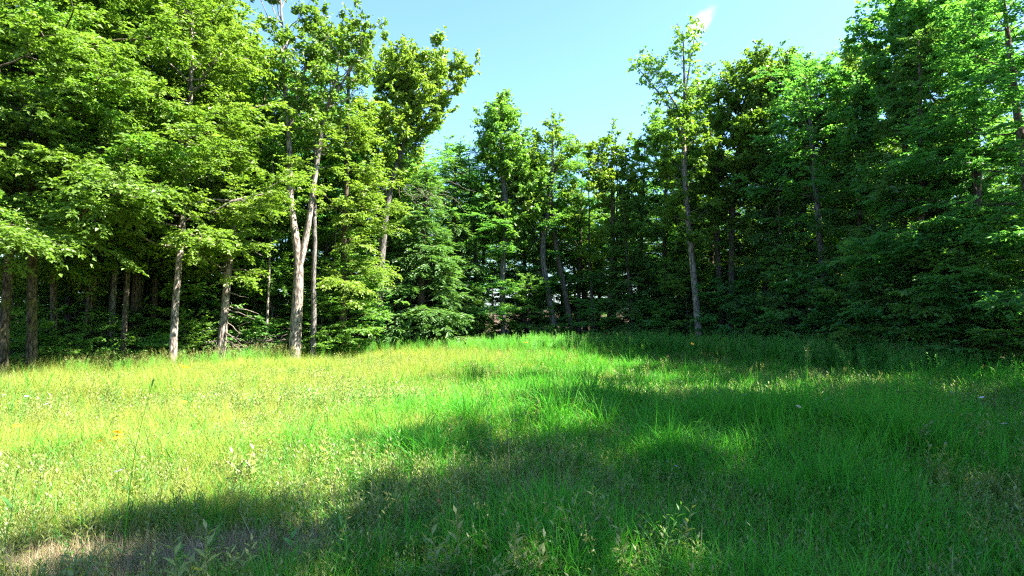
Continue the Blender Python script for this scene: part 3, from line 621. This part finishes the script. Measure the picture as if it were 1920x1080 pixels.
for i in range(5):                           # feathery hay grass
    a = Acc(); blades(a, rg, 36, .15, .34, .0042, .42, .7); tip, az = blades(a, rg, 7, .13, .50, .0024, .2, .35, 0, 4)
    for j in range(5): herb(a, rg, rg.uniform(.15, .38), 14, .042, .007, .0016, .5)
    for p in tip:                            # loose panicle
        k = 3; pos = p + rg.normal(0, .028, (k, 3)) - np.array([0, 0, .03]); leaves(a, pos, rg.normal(0, 1, (k, 3)) + [0, 0, .6], rg.normal(0, 1, (k, 3)), .010, .003, 0, rg.random(k))
    proto(c_fine, a, [M['grass_lime'], M['seed']], 'fine_tuft')
for i in range(5):                           # broader green meadow grass
    a = Acc(); blades(a, rg, 26, .11, (.36, .45, .30, .52, .40)[i], (.0065, .008, .006, .009, .007)[i], .42, .75); blades(a, rg, 12, .12, .22, .006, .5, .6)
    proto(c_green, a, [M['grass_green']], 'green_tuft')
for i in range(4):                           # seed stalks
    a = Acc(); tip, az = blades(a, rg, 5, .10, .75, .003, .12, .2, 0)
    for p in tip:
        k = 16; t = rg.random(k)[:, None]; pos = p + np.array([0, 0, -.12])*t + rg.normal(0, .012, (k, 3)); leaves(a, pos, rg.normal(0, .6, (k, 3)) + [0, 0, 1], rg.normal(0, 1, (k, 3)), .03, .007, 1, rg.random(k))
    blades(a, rg, 8, .08, .3, .006, .3, .5, 0)
    proto(c_stalk, a, [M['grass_green'], M['seed']], 'seed_stalk')
for i in range(6):                           # small leafy herbs
    a = Acc()
    for j in range(4 + i % 3): herb(a, rg, rg.uniform(.14, .34), 12, (.06, .05, .08)[i % 3], (.022, .016, .014)[i % 3])
    proto(c_forb, a, [M['pale_weed'] if i % 3 != 1 else M['weed']], 'leafy_herb')
for i in range(4):                           # dry thatch lying on the soil
    a = Acc(); blades(a, rg, 46, .2, .15, .0036, 1.42, .08, 0, 3)
    k = 5; pos = np.column_stack([rg.uniform(-.2, .2, (k, 2)), rg.uniform(.005, .03, k)]); leaves(a, pos, rg.normal(0, 1, (k, 3))*[1, 1, .2], np.array([0, 0, 1.0]) + rg.normal(0, .25, (k, 3)), .05, .03, 0, rg.random(k))
    proto(c_thatch, a, [M['straw']], 'thatch')
for i in range(5):                           # goldenrod and tall leafy weeds
    a = Acc()
    for j in range(6):
        top = herb(a, rg, rg.uniform(.55, 1.0), 34, .10, .022, .003, .25)
        if i == 4: leaves(a, top + rg.normal(0, .03, (14, 3)) - [0, 0, .03], rg.normal(0, 1, (14, 3)) + [0, 0, .5], rg.normal(0, 1, (14, 3)), .03, .012, 1, rg.random(14))
    proto(c_gold, a, [M['fern'], M['seed']], 'tall_weed')

c_broad, c_dead = coll('broad_weed_kinds'), coll('dead_stalk_kinds')
for i in range(5):
    a = Acc()
    for j in range(2 + i % 3): herb(a, rg, rg.uniform(.25, .5), 16, (.10, .085, .12, .07, .11)[i], (.032, .02, .04, .018, .026)[i], .003, .3)
    proto(c_broad, a, [M['weed'] if i % 2 else M['pale_weed']], 'broad_weed')
for i in range(4):
    a = Acc(); blades(a, rg, 7, .12, .42, .0035, .5, .9); blades(a, rg, 5, .1, .3, .005, .9, .8); proto(c_dead, a, [M['straw']], 'dead_stalk')

def scatter(name, collection, pts, scl, zs, label, tilt=.2):
    n = len(pts); nk = len(collection.objects); rng = np.random.default_rng(len(name)*7 + n)
    me = bpy.data.meshes.new(name); me.vertices.add(n)
    co = np.column_stack([pts, gz(pts[:, 0], pts[:, 1]) - .01]); me.vertices.foreach_set('co', co.astype(np.float32).ravel())
    def attr(nm, ty, v):
        at_ = me.attributes.new(nm, ty, 'POINT'); at_.data.foreach_set('vector' if ty == 'FLOAT_VECTOR' else 'value', np.asarray(v).ravel())
    attr('pick', 'INT', rng.integers(0, nk, n).astype(np.int32))
    attr('turn', 'FLOAT_VECTOR', np.column_stack([rng.normal(0, tilt, n), rng.normal(0, tilt, n), rng.uniform(0, 6.28, n)]).astype(np.float32))
    attr('size', 'FLOAT_VECTOR', np.column_stack([scl, scl, scl*zs]).astype(np.float32))
    o = bpy.data.objects.new(name, me); C.objects.link(o); o['kind'] = 'stuff'; o['label'] = label
    ng = bpy.data.node_groups.new(name + '_scatter', 'GeometryNodeTree')
    ng.interface.new_socket('Geometry', in_out='INPUT', socket_type='NodeSocketGeometry'); ng.interface.new_socket('Geometry', in_out='OUTPUT', socket_type='NodeSocketGeometry')
    N = ng.nodes; Lk = ng.links; gi = N.new('NodeGroupInput'); go = N.new('NodeGroupOutput')
    ci = N.new('GeometryNodeCollectionInfo'); ci.inputs['Collection'].default_value = collection; ci.inputs['Separate Children'].default_value = True; ci.inputs['Reset Children'].default_value = True
    ip = N.new('GeometryNodeInstanceOnPoints'); ip.inputs['Pick Instance'].default_value = True
    def na(nm, ty):
        q = N.new('GeometryNodeInputNamedAttribute'); q.data_type = ty; q.inputs['Name'].default_value = nm; return q.outputs['Attribute']
    er = N.new('FunctionNodeEulerToRotation'); Lk.new(na('turn', 'FLOAT_VECTOR'), er.inputs[0])
    Lk.new(gi.outputs[0], ip.inputs['Points']); Lk.new(ci.outputs[0], ip.inputs['Instance']); Lk.new(na('pick', 'INT'), ip.inputs['Instance Index']); Lk.new(er.outputs[0], ip.inputs['Rotation']); Lk.new(na('size', 'FLOAT_VECTOR'), ip.inputs['Scale'])
    Lk.new(ip.outputs[0], go.inputs[0])
    md = o.modifiers.new('scatter', 'NODES'); md.node_group = ng
    return o
def field(seed, scale):                      # smooth random field 0..1
    r = np.random.default_rng(seed); K = r.normal(0, 1, (14, 2))/scale; ph = r.uniform(0, 6.28, 14)
    return lambda x, y: .5 + .5*np.tanh(sum(np.sin(K[i, 0]*x + K[i, 1]*y + ph[i]) for i in range(14))/3.2)
def cand(n, rng, dmin=2.2, dmax=32):         # candidates inside the view, denser near the camera
    u = rng.random(n); d = dmin*(dmax/dmin)**(u**.85)*1.0
    x = rng.uniform(-1.02, 1.02, n)*d*.98; return x, d
rs = np.random.default_rng(21)
fa, fb, fc_, fd = field(1, 1.6), field(2, .8), field(3, 2.6), field(4, .35)
def shade_side(x, y):                        # finer hay grass left, broad green right; split follows the shadow line, colouring in shade
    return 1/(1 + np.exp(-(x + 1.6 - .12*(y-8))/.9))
def lowf(x, y): return (1 - .55*bare(x, y))*np.interp(y, [2.5, 5.5, 9], [.62, .85, 1.0])*(.7 + .6*fb(x, y))
def bare(x, y):                              # worn, strawy patch in the near left corner and a few more in front
    g = 1.25*np.exp(-(((x+2.4)/1.3)**2 + ((y-3.75)/.5)**2)**2) + .4*np.exp(-(((x+1.35)/.8)**2 + ((y-4.75)/.45)**2)) + .5*np.exp(-(((x-1.7)/.8)**2 + ((y-3.6)/.4)**2)) + .4*np.exp(-(((x+.55)/.7)**2 + ((y-4.0)/.5)**2)) + .3*np.exp(-(((x-.6)/.5)**2 + ((y-5.0)/.4)**2)) + .45*np.exp(-(((x-2.6)/.8)**2 + ((y-5.4)/.4)**2))
    g = g*(.5 + .75*fd(x, y))
    return np.clip(g*1.15, 0, 1)
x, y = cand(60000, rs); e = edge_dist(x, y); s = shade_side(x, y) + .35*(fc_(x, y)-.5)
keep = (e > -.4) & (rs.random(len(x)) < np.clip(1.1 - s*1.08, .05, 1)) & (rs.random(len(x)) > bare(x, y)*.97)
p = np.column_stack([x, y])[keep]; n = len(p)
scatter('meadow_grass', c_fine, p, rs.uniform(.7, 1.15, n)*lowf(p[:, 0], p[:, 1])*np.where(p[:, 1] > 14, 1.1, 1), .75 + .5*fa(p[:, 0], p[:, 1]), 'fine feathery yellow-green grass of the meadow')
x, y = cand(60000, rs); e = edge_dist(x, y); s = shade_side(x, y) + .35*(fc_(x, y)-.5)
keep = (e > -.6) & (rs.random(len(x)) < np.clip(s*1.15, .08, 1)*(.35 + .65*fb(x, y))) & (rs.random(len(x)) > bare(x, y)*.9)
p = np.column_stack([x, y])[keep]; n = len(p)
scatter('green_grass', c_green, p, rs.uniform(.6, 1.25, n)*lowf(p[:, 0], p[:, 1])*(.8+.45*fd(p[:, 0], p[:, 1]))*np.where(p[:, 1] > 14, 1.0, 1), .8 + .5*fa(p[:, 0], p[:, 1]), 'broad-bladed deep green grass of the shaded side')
x, y = cand(5000, rs); e = edge_dist(x, y); keep = (e > -.5) & (rs.random(len(x)) > bare(x, y)*.9) & (rs.random(len(x)) < .01 + .5*(fc_(x, y) > .6)*np.clip((y-7)/6, 0, .5))
xe = rs.uniform(-20, 560, 420); de = np.interp(xe, [-20, 330, 420, 560], [15.6, 18.2, 20.6, 21.6]) + rs.normal(0, .3, 420)
p = np.concatenate([np.column_stack([x, y])[keep], np.column_stack([(xe-960)/F*de, de])]); n = len(p)
scatter('seeding_grass', c_stalk, p, rs.uniform(.6, 1.05, n), np.ones(n), 'thin seeding grass stalks through the meadow')
x, y = cand(42000, rs); e = edge_dist(x, y); keep = (e > -.5) & (rs.random(len(x)) < .25 + .75*fd(x, y)*(.4+.6*fa(x, y))) & (rs.random(len(x)) > bare(x, y)*.95)
p = np.column_stack([x, y])[keep]; n = len(p)
scatter('meadow_herbs', c_forb, p, rs.uniform(.6, 1.25, n)*np.where(p[:, 1] > 9, 1.35, 1), np.ones(n), 'small leafy herbs among the grass')
x, y = cand(3600, rs, 2.8, 24); keep = (edge_dist(x, y) > -.3) & (rs.random(len(x)) < .1 + .9*(field(7, 1.1)(x, y) > .62)) & (rs.random(len(x)) > bare(x, y)) & (rs.random(len(x)) < np.interp(y, [3, 6], [.25, 1]))
p = np.column_stack([x, y])[keep]; n = len(p)
scatter('broadleaf_weeds', c_broad, p, rs.uniform(.55, 1.15, n), np.ones(n), 'patches of broad-leaved weeds among the grass')
x, y = cand(4200, rs, 2.6, 20); keep = (edge_dist(x, y) > -.3) & (rs.random(len(x)) < .12 + .5*(field(8, .9)(x, y) > .6))
p = np.column_stack([x, y])[keep]; n = len(p)
scatter('dead_grass', c_dead, p, rs.uniform(.6, 1.1, n), np.ones(n), 'bent straw-coloured dead grass stalks in the meadow', .2)
x, y = cand(26000, rs, 2.2, 12); b = np.maximum(bare(x, y), .22*(fb(x, y) < .42)); keep = rs.random(len(x)) < b + .04
p = np.column_stack([x, y])[keep]; n = len(p)
scatter('dry_thatch', c_thatch, p, rs.uniform(.7, 1.3, n), np.ones(n), 'dry brown straw lying on bare soil in front', .05)
# tall weeds in a band along the back and right edge
q = rs.random(9000); px = rs.uniform(-20, 1900, 9000); d = np.interp(px, [-20, 330, 700, 940, 1200, 1320, 1560, 1720, 1900], [16, 18.6, 26.6, 28.5, 29, 26.8, 22.6, 19, 16.2]) - np.abs(rs.normal(0, 1, 9000))*np.interp(px, [0, 700, 900, 1500, 1900], [.3, .6, 1.3, 2.0, 1.0]) - .5
x, y = (px-960)/F*d, d
dens = np.interp(px, [0, 560, 640, 860, 1000, 1700, 1800, 1900], [.04, .07, .16, .34, .5, .55, .3, .12]); keep = (rs.random(len(x)) < dens) & (edge_dist(x, y) > -.8)
p = np.column_stack([x, y])[keep]; n = len(p)
print('leaves', NLEAF)
scatter('goldenrod', c_gold, p, rs.uniform(.65, 1.1, n)*np.interp(960 + F*p[:, 0]/p[:, 1], [0, 900, 1300, 1700, 1900], [.7, .9, 1.2, 1.25, .9]), np.ones(n), 'tall leafy goldenrod stems along the back of the meadow')
print('leaves', NLEAF, 'objects', len(sc.objects))
tt = {}
for o in sc.objects:
    if o.type == 'MESH': tt[o.data.name] = len(o.data.loops) - 2*len(o.data.polygons)
print('tris', sum(tt.values()))

# ------------------------------------------------------------------ single plants one can point to
def unit_leaf(mat, wid, bend=.25, n=6):      # a lance-shaped blade of length 1 along +X, creased along its rib
    a = Acc(); t = np.linspace(0, 1, n); w = wid*np.sin(PI*np.clip(t, .02, .99)**.8)*.5 + .004
    z = -bend*t**2
    L = np.column_stack([t, w, z + w*.35]); Cc = np.column_stack([t, 0*t, z]); Rr = np.column_stack([t, -w, z + w*.35])
    V = np.concatenate([L, Cc, Rr]); i = np.arange(n-1)
    a.add(V, np.concatenate([np.stack([i+n, i+n+1, i+1, i], 1), np.stack([i+2*n, i+2*n+1, i+n+1, i+n], 1)]), 0, .6)
    return a.mesh('leaf', [mat])
UL = {k: unit_leaf(M[m], w, b) for k, (m, w, b) in dict(narrow=('weed', .17, .3), narrowpale=('pale_weed', .2, .25), broad=('weed', .36, .3), broadpale=('pale_weed', .40, .25), red=('red', .45, .2), grass=('grass_green', .07, .2)).items()}
rw = np.random.default_rng(33)
def spot(px, py, h):                          # where a plant of height h stands whose top shows at this pixel
    v = pix_dir(px, py); d = 6.0
    for _ in range(30): d = (EYE - h - float(gz(v[0]/v[1]*d, d)))/(-v[2]/v[1])
    return v[0]/v[1]*d, d
def leaf_part(parent, kind, pos, az, el, L):
    return part('leaf', UL[kind], parent, tuple(pos), (rw.uniform(-.4, .4), -el, az), L)
def plant(name, label, cat, px, py, h, nl, L, kinds, el=.5, group=None, bare_=.15, stem_mat='weed', taper=.5, r0=.0035, gz_=None):
    x, y = spot(px, py, h) if gz_ is None else (*gz_,)
    e = empty(name, (x, y, float(gz(x, y))), label, cat, group)
    P = crook(rw, (0, 0, -.02), nrm(np.array([rw.normal(0, .06), rw.normal(0, .06), 1])), h + .02, 8, .02)
    a = Acc(); tubes(a, P, np.linspace(r0, r0*.4, 8), 5); part('stem', a.mesh('stem', [M[stem_mat]]), e)
    s = np.linspace(bare_, 1, nl); az = np.arange(nl)*2.4 + rw.uniform(0, 6)
    for i in range(nl):
        p = [np.interp(s[i], np.linspace(0, 1, 8), P[:, k]) for k in range(3)]
        leaf_part(e, kinds[i % len(kinds)], p, az[i], el + .65*s[i] + rw.normal(0, .12), L*(1.1 - taper*s[i])*rw.uniform(.8, 1.15))
    return e, P
plant('leafy_weed', 'dark upright leafy weed standing at the edge of the shade at left', 'weed', 497, 830, .48, 24, .075, ['narrow'], .5)
plant('leafy_weed', 'tallest narrow-leaved weed against the sunlit grass near the shade edge', 'weed', 752, 742, .85, 34, .085, ['narrow'], .55)
plant('leafy_weed', 'pair-topped leafy weed in shade right of the tallest narrow one', 'weed', 925, 777, .55, 22, .10, ['broad'], .3)
plant('leafy_weed', 'smaller leafy weed just right of the pair-topped weed', 'weed', 958, 775, .50, 20, .09, ['narrow'], .4)
plant('leafy_seedling', 'pale yellow-green seedling caught by a fleck of light in the foreground', 'seedling', 868, 880, .46, 26, .075, ['narrowpale'], .45)
plant('leafy_seedling', 'shorter pale seedling leaning left of the pale yellow-green one', 'seedling', 848, 886, .40, 20, .07, ['narrowpale', 'broadpale'], .4)
plant('leafy_seedling', 'low seedling with reddish young leaves', 'seedling', 832, 920, .30, 12, .075, ['broadpale', 'red', 'broadpale'], .3)
plant('broad_leaved_herb', 'grey-green broad-leaved herb right of the bottom centre', 'herb', 1080, 924, .36, 14, .11, ['broadpale'], .5)
plant('broad_leaved_herb', 'herb with long pointed leaves at the bottom of the photo', 'herb', 1003, 984, .30, 10, .17, ['broad'], .45)
plant('broad_leaved_herb', 'small star-shaped herb right of the long-leaved one', 'herb', 1042, 1016, .22, 14, .13, ['narrow'], .35)
plant('broad_leaved_herb', 'twin-topped herb in the near grass right of bottom centre', 'herb', 1206, 1000, .30, 16, .11, ['broad'], .45)
plant('broad_leaved_herb', 'dark herb in front of the bare patch, bottom centre-left', 'herb', 560, 985, .30, 14, .10, ['broad'], .45)
plant('broad_leaved_herb', 'herb with upright leaves in the dark grass, bottom left of centre', 'herb', 640, 985, .34, 16, .12, ['narrow'], .7)
plant('leafy_weed', 'lone weed standing in the sunlit grass at lower left', 'weed', 60, 930, .42, 20, .08, ['narrow'], .5)
plant('leafy_weed', 'bushy pale weed at the sunny front of the tall weeds, far right', 'weed', 1694, 648, 1.0, 40, .09, ['narrowpale'], .5, taper=.3, r0=.006)
plant('leafy_weed', 'pale weed beside the bushy one, a little shorter', 'weed', 1672, 652, .95, 36, .085, ['narrowpale'], .5, taper=.3, r0=.006)
e_, P_ = plant('plumed_weed', 'tall plume-topped weed rising over the right-hand grass', 'weed', 1524, 645, 1.15, 30, .10, ['narrow'], .5, r0=.006)
a = Acc(); k = 90; t = rw.random(k)[:, None]; leaves(a, P_[-1] - np.array([0, 0, .32])*t + rw.normal(0, .03, (k, 3)), rw.normal(0, .6, (k, 3)) + [0, 0, 1], rw.normal(0, 1, (k, 3)), .05, .016, 0, rw.random(k)); part('seed_head', a.mesh('seed_head', [M['seed']]), e_)

# the tall single stalk in the left foreground
def stalk(label, pts, d, lf, head=.12, mat='grass_green'):
    base = at(*pts[0], d); z0 = float(gz(base[0], d)); b = np.array([base[0], d, z0])
    P = resample(np.array([at(*q, d) for q in pts]) - b, 16); P[0, 2] = -.02
    e = empty('tall_grass_stalk', tuple(b), label, 'grass stalk', 'tall single grass stalks')
    a = Acc(); tubes(a, P, np.linspace(.0035, .0014, 16), 5); part('stem', a.mesh('stem', [M[mat]]), e)
    for f, az, el, L in lf: leaf_part(e, 'narrow', P[int(f*15)], az, el, L)
    a = Acc(); k = 26; t = rw.random(k)[:, None]; dr = P[-1]-P[-3]; leaves(a, P[-1] - nrm(dr)*head*t + rw.normal(0, .002, (k, 3)), np.tile(nrm(dr), (k, 1)) + rw.normal(0, .14, (k, 3)), rw.normal(0, 1, (k, 3)), .022, .005, 0, rw.random(k)); part('seed_head', a.mesh('seed_head', [M['weed']]), e)
stalk('tall dark grass stalk with one slanting blade in the left foreground', [(229, 1062), (238, 960), (250, 860), (268, 780), (288, 712)], 3.75, [(.38, .15, .45, .13), (.42, 2.9, .5, .08), (.3, 2.6, -.1, .10), (.1, 3.0, .7, .10), (.12, .3, .6, .12)], .05)
stalk('thin grass stalk standing over the shaded grass at right', [(1588, 960), (1580, 880), (1566, 800), (1561, 770)], 5.0, [(.3, .5, .8, .18), (.4, 3.2, .8, .2)], .1)
stalk('grass stalk against the bright patch on the right side', [(1545, 800), (1530, 720), (1510, 660)], 8.5, [(.3, .4, .8, .25), (.5, 2.9, .7, .25)], .15)
stalk('slanting grass stalk left of the bare patch', [(8, 1020), (22, 960), (26, 915), (34, 880)], 4.0, [(.4, .6, .7, .16), (.5, 2.8, .8, .15)], .08)

# flowers
def petals(mat, n, Lp, wp, tilt):
    a = Acc(); az = np.arange(n)/n*2*PI; ax = np.stack([np.cos(az)*math.cos(tilt), np.sin(az)*math.cos(tilt), np.full(n, math.sin(tilt))], 1)
    leaves(a, ax*.004, ax, np.tile([0, 0, 1.0], (n, 1)), Lp, wp); return a.mesh('petals', [mat])
PET = {'yellow': petals(M['yellow'], 11, .042, .017, -.1), 'white': petals(M['white'], 16, .022, .008, .05), 'violet': petals(M['violet'], 7, .018, .012, .3), 'small': petals(M['yellow'], 8, .028, .015, .3)}
ea = Acc(); th = np.linspace(0, PI/2, 4); az = np.arange(8)/8*2*PI
V = np.stack([np.outer(np.cos(th), np.cos(az))*.010, np.outer(np.cos(th), np.sin(az))*.010, np.outer(np.sin(th), np.ones(8))*.010], -1).reshape(-1, 3)
i, j = np.meshgrid(np.arange(3), np.arange(8)); i = i.ravel(); j = j.ravel(); ea.add(V, np.stack([i*8+j, i*8+(j+1) % 8, (i+1)*8+(j+1) % 8, (i+1)*8+j], 1))
EYE_ME = ea.mesh('eye', [M['eye']]); EYE_Y = EYE_ME.copy(); EYE_Y.materials[0] = M['yellow']
def flower(kind, label, px, py, h, s=1.0, group=None, cat='flower'):
    e, P = plant({'yellow': 'coneflower', 'white': 'fleabane', 'violet': 'violet_flower', 'small': 'yellow_flower'}[kind], label, cat, px, py, h, 6, .07, ['narrow'], .4, group, .1, 'weed', .6, .0022)
    tl = (rw.uniform(-.2, .35) + .25, rw.uniform(-.25, .25), rw.uniform(0, 6))
    f = part('flower_head', PET[kind], e, tuple(P[-1]), tl, s)
    part('flower_eye', EYE_ME if kind == 'yellow' else EYE_Y, f, (0, 0, .001), (0, 0, 0), 1 if kind == 'yellow' else .55)
flower('yellow', 'yellow dark-eyed flower, left one of the pair in the sunlit grass', 199, 817, .58, 1.05)
flower('yellow', 'yellow dark-eyed flower, right and upper one of the pair in the sunlit grass', 208, 811, .60, 1.05)
flower('yellow', 'single yellow flower near the left edge of the photo', 39, 793, .56, 1.0)
flower('small', 'pale yellow flower below and left of the dark-eyed pair', 190, 828, .5, .9)
flower('small', 'yellow flower alone in the middle of the sunlit grass at left', 345, 755, .5, 1.3)
flower('small', 'upper yellow bloom of the clump under the pale dappled trunk', 342, 686, .8, 2.2)
flower('small', 'lower yellow bloom of the clump under the pale dappled trunk', 346, 694, .75, 2.2)
flower('small', 'yellow bloom in tall weeds at the back centre of the meadow', 990, 643, .95, 2.4)
flower('small', 'orange-yellow bloom at right by the foot of the pale straight trunk', 1296, 645, .9, 2.4)
for px, py, lab in [(1505, 767, 'white daisy-like flower in the middle of the shaded right-hand grass'), (1780, 735, 'white flower near the dark edge at far right'), (1869, 791, 'lowest white flower at the right side'), (1842, 745, 'white flower between two others by the right edge'), (1744, 722, 'uppermost small white flower at right'), (1398, 742, 'white flower left of the bright patch on the right'), (204, 885, 'tiny white flower low in the sunlit grass at left'), (6, 738, 'white flower at the very left edge'), (44, 744, 'white flower a little in from the left edge'), (90, 757, 'white flower right of two near the left edge')]:
    flower('white', lab, px, py, .55, 1.2, 'white flowers in the meadow')
flower('violet', 'left one of two violet flowers in the shaded grass', 1253, 874, .3, .8)
flower('violet', 'right one of two violet flowers in the shaded grass', 1266, 872, .3, .8)
# dead blade and fallen leaves
x, y = spot(1628, 985, .2); e = empty('dead_grass_blade', (x, y, float(gz(x, y))), 'pale dead grass blade arching over near the lower right', 'grass blade')
a = Acc(); t = np.linspace(0, 1, 12); P = np.column_stack([.02 + .14*t**1.5, 0*t, .30*np.sin(PI*.62*t) - .02]); w = .006*(1.1-t)
V = np.stack([P + np.array([0, 1.0, .3])*w[:, None], P - np.array([0, 1.0, .3])*w[:, None]], 1); i = np.arange(11); a.add(V, np.stack([2*i, 2*i+1, 2*i+3, 2*i+2], 1)); part('blade', a.mesh('blade', [M['straw']]), e)
for px, py, kind, rz, lab in [(284, 985, 'broad', .1, 'green leaf lying flat on the straw at lower left'), (380, 1000, 'broadpale', 2.0, 'pale leaf lying on the bare soil at lower left'), (600, 1062, 'broadpale', 1.0, 'pale leaf on the ground at the bottom, left of centre'), (1840, 1008, 'broadpale', 1.1, 'pale upright dead leaf near the lower right corner')]:
    x, y = spot(px, py, .06); o = bpy.data.objects.new('fallen_leaf', UL[kind]); C.objects.link(o); o.location = (x, y, float(gz(x, y)) + .05); o.rotation_euler = (.2, .05, rz); o.scale = (.1, .14, .1); props(o, lab, 'leaf')
